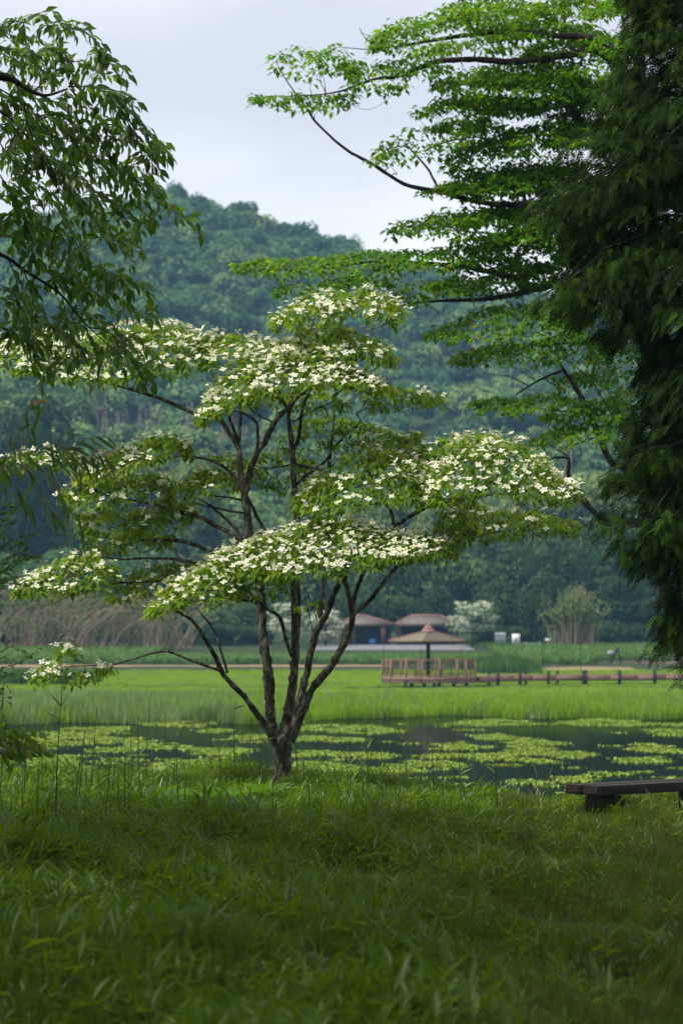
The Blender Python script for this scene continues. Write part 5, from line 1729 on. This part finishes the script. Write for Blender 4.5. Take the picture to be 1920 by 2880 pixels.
twigs = [
    [(350, 450), (360, 300), (385, 200), (330, 140), (240, 85), (110, 140)], [(385, 195), (480, 175), (560, 215), (620, 290), (690, 370), (775, 425)], [(-60, 130), (20, 190), (90, 240), (150, 290), (290, 420)],
    [(210, 580), (350, 450), (450, 385), (560, 420), (660, 465), (735, 490)], [(430, 545), (560, 548), (660, 580), (740, 640), (830, 720), (900, 800), (960, 880), (1055, 970)],
    [(440, 560), (540, 650), (620, 740), (670, 850), (670, 950), (720, 1050), (850, 1130), (950, 1200), (1060, 1290), (1130, 1360), (1195, 1405)], [(690, 560), (780, 590), (860, 640)],
    [(700, 620), (800, 760), (880, 900), (960, 1010), (1010, 1080)], [(680, 900), (780, 880), (880, 900), (1000, 990)], [(640, 860), (600, 800), (570, 860)],
    [(240, 580), (350, 650), (440, 720), (500, 780), (520, 860), (560, 960), (640, 1010), (750, 1060), (850, 1060), (1000, 1180)],
    [(750, 1060), (820, 1150), (900, 1260), (960, 1400)], [(0, 560), (150, 650), (250, 760), (380, 900), (470, 1050), (560, 1200), (640, 1350), (700, 1450), (722, 1545)],
    [(0, 700), (120, 850), (250, 1000), (380, 1130), (500, 1280), (600, 1400), (690, 1520)], [(300, 1200), (400, 1380), (480, 1530), (560, 1660), (680, 1720), (800, 1760), (875, 1810)],
    [(60, 1640), (110, 1780), (120, 1900), (110, 2100)], [(450, 1500), (510, 1650), (620, 1700), (700, 1850), (800, 1920), (965, 2005)], [(0, 900), (100, 1050), (180, 1200), (200, 1400)],
    [(0, 1100), (120, 1300), (200, 1500), (260, 1650)], [(100, 1850), (250, 2000), (400, 2100), (520, 2230)], [(0, 330), (100, 380), (230, 430), (330, 500)], [(-40, 420), (160, 560), (300, 700), (380, 850)],
    [(150, 650), (200, 850), (300, 1050), (400, 1200)], [(280, 1780), (360, 1760), (470, 1780), (600, 1850), (700, 1950)], [(390, 1860), (420, 2000), (430, 2150), (440, 2280)],
    [(470, 1960), (600, 2000), (720, 2080), (850, 2200)], [(-60, 1500), (60, 1480), (180, 1420), (300, 1450), (420, 1550)], [(-60, 1250), (50, 1230), (160, 1150), (300, 1200), (400, 1310)],
    [(150, 1700), (200, 1850), (200, 2000), (180, 2150)], [(-60, 1000), (60, 950), (200, 930), (330, 1000), (450, 1120)], [(-60, 800), (80, 780), (230, 800), (350, 900)], [(300, 700), (420, 820), (500, 950), (560, 1060)],
    [(-60, 600), (60, 620), (180, 720), (240, 850)], [(560, 2060), (700, 2100), (820, 2250), (900, 2400)], [(680, 2170), (640, 2300), (600, 2420)], [(560, 1200), (640, 1230), (740, 1300), (800, 1380)],
    [(-60, 1850), (40, 1900), (120, 2000), (180, 2120)], [(-80, 280), (40, 300), (160, 350), (240, 330)], [(-60, 1400), (80, 1380), (180, 1330), (280, 1380), (330, 1500)], [(500, 1280), (560, 1300), (640, 1380), (680, 1470)],
    [(-60, 2050), (60, 2080), (180, 2200), (240, 2330)], [(400, 1380), (340, 1500), (330, 1650), (350, 1780)], [(250, 760), (330, 720), (440, 760), (540, 850)],
]
lp, ld, ln_, ls = [], [], [], []
tw = MB()
up = np.array([0, 0, 1.0])


def twig_leaves(c, sp_, size, droop):
    tg = norm(np.gradient(c, axis=0))
    seg = np.concatenate([[0], np.cumsum(np.linalg.norm(np.diff(c, axis=0), axis=1))])
    n_ = int(seg[-1] / sp_) + 1
    for q in range(n_):
        s = (q + .5) * sp_
        if s > seg[-1]:
            break
        i = int(np.clip(np.searchsorted(seg, s), 0, len(c) - 1))
        sd2 = norm(np.cross(tg[i], up)) * (1 if q % 2 else -1)
        d_ = tg[i] * R.uniform(.5, 1.1) + sd2 * R.uniform(.2, .8) - up * R.normal(droop, .35) + np.array([R.normal(.12, .2), -.1, 0])
        lp.append(c[i] + sd2 * .012)
        ld.append(d_)
        ln_.append(norm(up * .55 + sd2 * .5 + np.array([0, -.5, 0]) + R.normal(0, .4, 3)))
        ls.append(size * R.uniform(.65, 1.2))
    lp.append(c[-1])
    ld.append(tg[-1] - up * .5)
    ln_.append(norm(up + R.normal(0, .4, 3)))
    ls.append(size)


for k, pts in enumerate(twigs):
    off = R.normal(0, .55)
    rows = [at(*K5(p), HD + off + .12 * j) for j, p in enumerate(pts)]
    c = crom(np.array(rows), .05)
    tw.tube(c, np.linspace(.007, .002, len(c)), 4)
    twig_leaves(c, .042, .135, .45)
    m = int(len(c) * .05 / .115)
    for q in range(m):                         # side twiglets
        i = R.integers(2, len(c))
        a = R.uniform(0, 6.28)
        o_ = np.array([math.cos(a), math.sin(a) * .8, R.normal(.1, .2)])
        L_ = R.uniform(.12, .34)
        c2 = crom(np.array([c[i], c[i] + o_ * L_ * .55 + [0, 0, .02], c[i] + o_ * L_ - [0, 0, .16 * L_ / .3]]), .04)
        tw.tube(c2, np.linspace(.0035, .0015, len(c2)), 3)
        twig_leaves(c2, .045, .13, .45)
lp, ld, ln_, ls = map(np.array, (lp, ld, ln_, ls))
tw.build('twigs', M['bark_dark'], chy, True, kind='stuff')
# the largest leaves as parts of their own, the rest as the crown
sxs = 960 + FOC * lp[:, 0] / lp[:, 1]
score = ls / lp[:, 1] + np.where(sxs > 10, 0, -1) + .002 * (sxs > 300)
big = np.zeros(len(lp), bool)
big[np.argsort(-score)[:300]] = True
vs, fs, rn = scatter(LEAF, LEAF_F, lp[~big], ld[~big], ln_[~big], ls[~big], wscale=.95)
obj('crown', mesh_np('crown', vs, [fs], rn), M['cherry'], chy, 'stuff')
print('cherry leaves', len(lp))


def leaf_parts(pos, dirs, nrms, sizes, T, F, mats, parent, name='leaf', wscale=1.0):
    T2 = T.copy()
    T2[:, 0] *= wscale
    shared = {}
    for i in range(len(pos)):
        v = round(float(R.choice([.1, .35, .6, .85])), 2)
        mt = mats[i] if isinstance(mats, list) else mats
        key = (v, mt.name)
        if key not in shared:
            shared[key] = mesh_np(name, T2, [np.array(F)], np.full(len(T2), v))
        o = obj(name, shared[key], mt, parent)
        y_ = Vector(norm(dirs[i]))
        x_ = y_.cross(Vector(nrms[i])).normalized()
        z_ = x_.cross(y_)
        o.matrix_basis = Matrix.Translation(Vector(pos[i])) @ Matrix((x_, y_, z_)).transposed().to_4x4() @ Matrix.Scale(float(sizes[i]), 4)


leaf_parts(lp[big], ld[big], ln_[big], ls[big], LEAF, LEAF_F, M['cherry'], chy, wscale=.95)

# crown of the cherry beyond the frame, on its own side of the trunk and overhead
m = 5200
c0 = np.array([hx - .6, hy - 2.2, 8.2])
q = norm(R.standard_normal((m, 3))) * (R.random((m, 1)) ** .45) * np.array([3.6, 4.4, 2.4]) + c0
lim = np.abs(q[:, 0]) > q[:, 1] * .1412 + .35
over = q[:, 2] > EYE + .2633 * q[:, 1] + .5
q = q[lim | over]
m = len(q)
vs, fs, rn = scatter(LEAFS, LEAFS_F, q, R.normal(0, .7, (m, 3)) - [0, 0, .6], norm(up + R.normal(0, .5, (m, 3))), .26 + .1 * R.random(m), wscale=1.3)
obj('upper_foliage', mesh_np('upper_foliage', vs, [fs], rn), M['cherry'], chy, 'stuff')


# ------------------------------------------------------------------ overhanging trees round the photographer (out of frame, they shade the bank)
def shade_tree(x, y, zc, rx, ry, rz_, n_, label, seed):
    r = np.random.default_rng(seed)
    g = float(gz(x, y))
    root = thing('shade_tree', (x, y, g), label, 'tree')
    c = crom(np.array([[x, y, g - .2, .28], [x + .1, y, 4, .22], [x, y, zc, .12]]), .3)
    MB().tube(c[:, :3], c[:, 3], 10).build('trunk', M['bark_dark'], root, True)
    q = norm(r.standard_normal((n_, 3))) * (r.random((n_, 1)) ** .4) * np.array([rx, ry, rz_]) + np.array([x, y, zc])
    over = (q[:, 2] > EYE + .2633 * np.maximum(q[:, 1], 0) + .7) | (q[:, 1] < -.5) | (np.abs(q[:, 0]) > np.maximum(q[:, 1], 0) * .1412 + .8)
    q = q[over & (q[:, 2] > 3.6)]
    k_ = len(q)
    vs_, fs_, rn_ = scatter(LEAFS, LEAFS_F, q, r.normal(0, .8, (k_, 3)) - [0, 0, .3], norm(up + r.normal(0, .4, (k_, 3))), .38 + .2 * r.random(k_), wscale=1.5)
    obj('crown', mesh_np('crown', vs_, [fs_], rn_), M['tree'], root, 'stuff')


shade_tree(4.4, 12.0, 10.0, 5.2, 7.0, 3.4, 4800, 'shade tree to the right of the viewpoint', 11)
shade_tree(-5.4, 13.0, 10.8, 5.4, 9.0, 3.6, 3000, 'shade tree to the left of the viewpoint', 12)
shade_tree(.6, -4.0, 9.0, 7.0, 5.0, 3.6, 3800, 'shade tree behind the viewpoint', 13)

# ------------------------------------------------------------------ bamboo sprays at the left edge
BD = 20.0
bam = thing('bamboo', (-3.4, BD, float(gz(-3.4, BD))), 'bamboo sprays with long narrow leaves reaching in at the left edge', 'bamboo')
culms = [
    [(-900, 1900), (-500, 1250), (-200, 1020), (0, 950), (300, 880), (600, 760), (830, 570)], [(-400, 1180), (-100, 1060), (0, 1030), (400, 985), (900, 920), (1130, 880)], [(-100, 1000), (80, 900), (230, 560), (300, 400), (450, 150)],
    [(60, 950), (200, 850), (330, 650), (430, 430), (440, 300)], [(-300, 1100), (0, 1180), (200, 1380), (380, 1520)], [(200, 990), (300, 1050), (450, 1250), (550, 1480), (700, 1650), (780, 1750)],
    [(400, 985), (600, 1200), (720, 1420), (850, 1560), (900, 1700)], [(300, 880), (500, 860), (700, 840), (850, 760)], [(600, 760), (740, 830), (860, 1000), (900, 1180)], [(830, 800), (950, 720), (1165, 690)], [(0, 1030), (150, 1180), (260, 1350), (290, 1480)],
    [(550, 1000), (640, 1250), (700, 1400), (720, 1600)], [(900, 920), (1050, 940), (1160, 930)],
]
bp, bdr, bn_, bs, bm_ = [], [], [], [], []
for pts in culms:
    off = R.normal(0, .25)
    c = crom(np.array([at(*Q5(p), BD + off) for p in pts]), .04)
    MB().tube(c, np.linspace(.006, .002, len(c)), 5).build('stem', M['culm'], bam, True)
    tg = norm(np.gradient(c, axis=0))
    vis = np.where(960 + FOC * c[:, 0] / c[:, 1] > -30)[0]
    for i in vis[::2]:
        for q in range(1 if R.random() < .55 else 2):
            a = R.uniform(0, 6.28)
            o_ = np.array([math.cos(a), math.sin(a) * .7, 0])
            bp.append(c[i])
            bdr.append(tg[i] * R.uniform(.1, .8) + o_ * R.uniform(.1, .45) - up * abs(R.normal(.7, .5)))
            bn_.append(norm(o_ * .6 + np.array([0, -.8, .5]) + R.normal(0, .4, 3)))
            bs.append(R.uniform(.11, .24))
            bm_.append(M['orange'] if R.random() < .008 else M['bamboo'])
BL = np.array([[0, 0, 0], [-.045, .12, .012], [0, .12, -.004], [.045, .12, .012], [-.06, .4, .01], [0, .4, -.015], [.06, .4, .01], [-.035, .75, -.03], [.035, .75, -.03], [0, 1, -.10]])
BL_F = [[0, 2, 1], [0, 3, 2], [1, 2, 5], [1, 5, 4], [2, 3, 6], [2, 6, 5], [4, 5, 7], [5, 8, 7], [5, 6, 8], [7, 8, 9]]
for (p, dv, s_) in (((320, 345), (1, 0, .3), .055), ((1120, 878), (1, 0, 0), .04), ((790, 1080), (.6, 0, -.8), .04), ((630, 1520), (-.1, 0, -1), .04)):
    bp.append(at(*Q5(p), BD))
    bdr.append(np.array(dv, float))
    bn_.append(np.array([0, -.8, .6]))
    bs.append(s_ * 3.4)
    bm_.append(M['orange'])
leaf_parts(bp, bdr, bn_, bs, BL, BL_F, bm_, bam, wscale=1.15)
print('bamboo leaves', len(bp))


# ------------------------------------------------------------------ small shrubs at the left edge
def twiggy(name, label, d, stems, size, mat, gap=.05, droop=.0, T=LEAFS, F=LEAFS_F, ws=1.1, cat='shrub'):
    global lp, ld, ln_, ls
    p0 = at(*stems[0][0], d)
    root = thing(name, (p0[0], d, float(gz(p0[0], d))), label, cat)
    lp, ld, ln_, ls = [], [], [], []
    for pts in stems:
        c = crom(np.array([at(p[0], p[1], d + R.normal(0, .08)) for p in pts]), .03)
        MB().tube(c, np.linspace(.008, .002, len(c)), 5).build('stem', M['bark_dark'], root, True)
        for q in range(max(1, int(len(c) * .03 / .07))):
            i = R.integers(1, len(c))
            o_ = np.array([R.normal(.3, .6), R.normal(0, .6), R.normal(.1, .4)])
            c2 = crom(np.array([c[i], c[i] + o_ * .06, c[i] + o_ * .13]), .03)
            MB().tube(c2, np.linspace(.003, .0015, len(c2)), 3).build('twig', M['bark_dark'], root)
            twig_leaves(c2, gap * .6, size, droop)
        twig_leaves(c, gap, size, droop)
    a, b_, c_, d_ = map(np.array, (lp, ld, ln_, ls))
    vs_, fs_, rn_ = scatter(T, F, a, b_, c_, d_, wscale=ws)
    obj('foliage', mesh_np('foliage', vs_, [fs_], rn_), mat, root, 'stuff')
    return root


twiggy('shrub', 'small-leaved dark shrub at the left edge below the bamboo', 19.5, [[(-80, 1750), (-40, 1560), (0, 1480), (40, 1440)], [(-80, 1700), (-30, 1580), (20, 1530), (68, 1505)], [(-60, 1700), (0, 1590), (40, 1560), (80, 1545)], [(-60, 1700), (-10, 1620), (30, 1600), (45, 1580)],
        [(-40, 1500), (10, 1430), (50, 1430)], [(-60, 1640), (0, 1640), (40, 1630)]], .05, M['cherry'], .03, .1)
twiggy('sapling', 'leafy sapling spray at the left edge over the floating leaves', 20.5, [[(-120, 2200), (-60, 2080), (0, 2055), (60, 2060), (110, 2095)], [(-80, 2150), (-20, 2090), (30, 2085), (60, 2120)], [(-80, 2170), (-20, 2120), (20, 2130), (30, 2150)]], .10, M['dog'], .05, .8)
twiggy('twiggy_sapling', 'thin bare-twigged sapling at the left edge before the marsh', 20.0, [[(-60, 2080), (-10, 1920), (20, 1900), (60, 1895)], [(-40, 2000), (0, 1890), (40, 1870), (80, 1850)], [(-60, 2000), (-20, 1860), (10, 1830), (40, 1815)], [(-40, 2100), (2, 2000), (10, 1940), (12, 1920)]], .045, M['cherry'], .10, .3)


# ------------------------------------------------------------------ tall stems standing in the near grass
STEMS = []
for (tx, ty, bx, by) in [(553, 1000, 490, 2350), (857, 1215, 790, 2100), (760, 1330, 680, 2200), (725, 1570, 660, 2250), (1035, 1520, 980, 2080), (1105, 1560, 1105, 2300), (370, 1600, 370, 2050), (480, 1700, 440, 2080), (345, 1790, 320, 2300), (200, 1870, 195, 2250),
                         (600, 1810, 600, 2100), (755, 1660, 755, 2080), (1225, 1520, 1240, 2080), (1140, 1680, 1130, 2150), (1480, 1750, 1475, 2100), (1545, 1550, 1545, 2080), (30, 1030, -10, 2200), (640, 1780, 660, 2100), (110, 1950, 100, 2250), (1040, 1790, 1055, 2250)]:
    STEMS.append((*Q6((tx, ty)), *Q6((bx, by))))
for (tx, ty, bx, by) in [(155, 1260, 160, 1860), (360, 1500, 362, 1900), (270, 1470, 275, 1850), (40, 1500, 45, 1880), (1115, 1390, 1140, 1930), (1400, 1450, 1450, 1990), (770, 1690, 775, 1930), (1000, 1640, 1000, 1930), (665, 1640, 668, 1930), (1235, 1740, 1240, 1950),
                         (1540, 1660, 1520, 1960), (600, 1480, 600, 1900), (880, 1700, 930, 1960), (1080, 1690, 1110, 1960)]:
    STEMS.append((*D2((tx, ty)), *D2((bx, by))))
for (tx, ty, bx, by) in [(705, 890, 715, 1110), (375, 890, 340, 1090), (90, 880, 110, 1100), (895, 950, 880, 1090), (955, 950, 960, 1090), (180, 850, 190, 1090), (30, 900, 30, 1080), (560, 985, 570, 1100), (1135, 960, 1130, 1080)]:
    STEMS.append((*K4((tx, ty)), *K4((bx, by))))
for q in range(30):
    bx_ = R.uniform(60, 1480)
    by_ = R.uniform(2185, 2330)
    hh_ = R.uniform(60, 210) * (1.2 if bx_ < 700 else .7)
    STEMS.append((bx_ + R.normal(0, 10), by_ - hh_, bx_, by_))
ORD = ['first', 'second', 'third', 'fourth', 'fifth', 'sixth', 'seventh', 'eighth', 'ninth', 'tenth', 'eleventh', 'twelfth', 'thirteenth', 'fourteenth', 'fifteenth', 'sixteenth', 'seventeenth', 'eighteenth', 'nineteenth', 'twentieth', 'twenty-first', 'twenty-second', 'twenty-third', 'twenty-fourth', 'twenty-fifth', 'twenty-sixth', 'twenty-seventh', 'twenty-eighth', 'twenty-ninth', 'thirtieth', 'thirty-first', 'thirty-second', 'thirty-third', 'thirty-fourth', 'thirty-fifth']
STEMS.sort(key=lambda q: q[2])
cnt = {}
tallest = min(range(len(STEMS)), key=lambda q: STEMS[q][1] if 60 < STEMS[q][0] < 400 else 9999)
for i, (tx, ty, bx, by) in enumerate(STEMS):
    d = (EYE - 1.24) * FOC / (max(by, 2165) - 1790)
    d = min(d, 31.5)
    p0, p1 = at(bx, by, d), at(tx, ty, d + R.normal(0, .1))
    p0[2] = float(gz(p0[0], d)) - .03
    hgt = p1[2] - p0[2]
    where = 'left of the dogwood trunk' if bx < 740 else 'right of the dogwood trunk'
    if hgt > 1.1:
        lb, gp = 'tall thin reed shoot standing ' + where, 'tall reed shoots ' + where
    elif hgt > .6:
        lb, gp = 'knee-high reed shoot ' + where, 'knee-high reed shoots ' + where
    else:
        lb, gp = 'short leafy grass shoot ' + where, 'short grass shoots ' + where
    cnt[lb] = cnt.get(lb, -1) + 1
    lb = lb + ', %s from the left' % ORD[cnt[lb]]
    if i == tallest:
        lb, gp = 'tallest thin reed shoot, reaching up to the dogwood tip spray', None
    root = thing('reed_shoot', p0, lb, 'reed', gp)
    c = crom(np.array([p0, (p0 + p1) / 2 + R.normal(0, .012 * hgt, 3), p1]), .06)
    MB().tube(c, np.linspace(.0095, .0035, len(c)), 5).build('stem', M['stem'], root, True)
    nl = int(2 + hgt * 2.2) + R.integers(0, 2)
    pos_, dr_, nm_, sz_ = [], [], [], []
    for q in range(nl):
        t = R.uniform(.35, 1) if q else 1.0
        a = R.uniform(-.6, .6) + (0 if R.random() < .5 else math.pi)
        o_ = np.array([math.cos(a), math.sin(a) * .7, 0])
        k_ = int(t * (len(c) - 1))
        pos_.append(c[k_])
        upness = R.uniform(.3, 1.6) if q else 3.0
        dr_.append(o_ * .7 + up * upness)
        nm_.append(norm(np.cross(np.cross(dr_[-1], up), dr_[-1]) + np.array([0, -.6, .2])))
        sz_.append(R.uniform(.08, .18))
    leaf_parts(pos_, dr_, nm_, sz_, BL, BL_F, M['weed'], root, wscale=1.5)
for (sx, y0, y1, dx) in ((1500, 2265, 2218, 12), (1522, 2285, 2245, -2)):
    d = (EYE - 1.24) * FOC / (y0 - 1790)
    p0, p1 = at(sx, y0, d), at(sx + dx, y1, d)
    o = MB().tube(crom(np.array([p0 - [0, 0, .05], (p0 + p1) / 2, p1]), .04), .006, 5).build('dry_stalk', M['straw'])
    tag(o, 'dry straw-coloured stalk in the grass, ' + ('the slanting one' if dx > 0 else 'the upright one'), 'stalk', 'dry stalks left of the bench')


# ------------------------------------------------------------------ ferns round the trunk
def frond(r, L):
    """one pinnate frond, base at origin, along +y, arching"""
    vs, fs = [], []
    n_ = 15
    T = np.array([[0, 0, 0], [-.065, .4, 0], [.065, .4, 0], [0, 1, -.05]])
    for k_ in range(n_):
        t = .18 + .8 * k_ / (n_ - 1)
        w_ = L * .36 * math.sin(math.pi * min(1, t * .88 + .08)) ** .8
        z = .42 * L * (t - 1.15 * t * t)
        for s_ in (-1, 1):
            b_ = len(vs)
            dv = norm(np.array([s_, .38, -.12]))
            pv = np.array([dv[1] * -1, dv[0], 0])
            for q in T:
                vs.append(np.array([0, t * L, z]) + dv * q[1] * w_ + pv * q[0] * w_ * 1.15 + np.array([0, 0, q[2] * w_]))
            fs += [[b_, b_ + 2, b_ + 1], [b_ + 1, b_ + 2, b_ + 3]]
    for k_ in range(6):
        t0, t1 = k_ / 6, (k_ + 1) / 6
        b_ = len(vs)
        for t in (t0, t1):
            z = .42 * L * (t - 1.15 * t * t)
            vs += [np.array([-.004, t * L, z + .002]), np.array([.004, t * L, z + .002])]
        fs += [[b_, b_ + 1, b_ + 3], [b_, b_ + 3, b_ + 2]]
    return np.array(vs), fs


fv, ff = frond(R, 1.0)
fern_me = [mesh_np('frond', fv, [np.array(ff)], np.full(len(fv), v)) for v in (.5, .8, 1.0)]
FERN = [(425, 2215, 'fern by the tall reed shoots, farthest left of the ferns'), (505, 2235, 'fern between the reed shoots and the trunk, low in the grass'), (560, 2200, 'pale fern just left of the dogwood trunk, higher of the pair'), (620, 2240, 'broad fern in the grass left of the trunk base'),
        (640, 2205, 'small fern leaning on the left of the trunk base'), (755, 2190, 'fern in front of the dogwood trunk base'), (470, 2190, 'fern behind the reed shoots at the water side'), (690, 2225, 'low fern half hidden in the grass before the trunk')]
for i, (sx, sy, lb) in enumerate(FERN):
    d = (EYE - 1.45) * FOC / (sy + 20 - 1790)
    X = (sx - 960) / FOC * d
    root = thing('fern', (X, d, float(gz(X, d))), lb, 'fern', 'ferns at the foot of the dogwood')
    for q in range(7):
        o = obj('frond', fern_me[q % 3], M['fern'], root)
        o.matrix_parent_inverse = Matrix.Identity(4)
        o.location = (0, 0, .14)
        o.rotation_euler = (R.uniform(.15, .6), R.normal(0, .2), q * .9 + R.normal(0, .2))
        s_ = R.uniform(.26, .40)
        o.scale = (s_, s_, s_)

# ================================================================== air
hz = MB().box((0, 640, 69), (1800, 1560, 146)).build('haze', None)
hz['kind'] = 'stuff'
m, t, out = new_mat('haze_air')
pv = t.nodes.new('ShaderNodeVolumePrincipled')
pv.inputs['Color'].default_value = (.32, .66, 1.0, 1)
pv.inputs['Density'].default_value = .00025
pv.inputs['Anisotropy'].default_value = 0.0
t.links.new(pv.outputs[0], out.inputs['Volume'])
hz.data.materials.append(m)
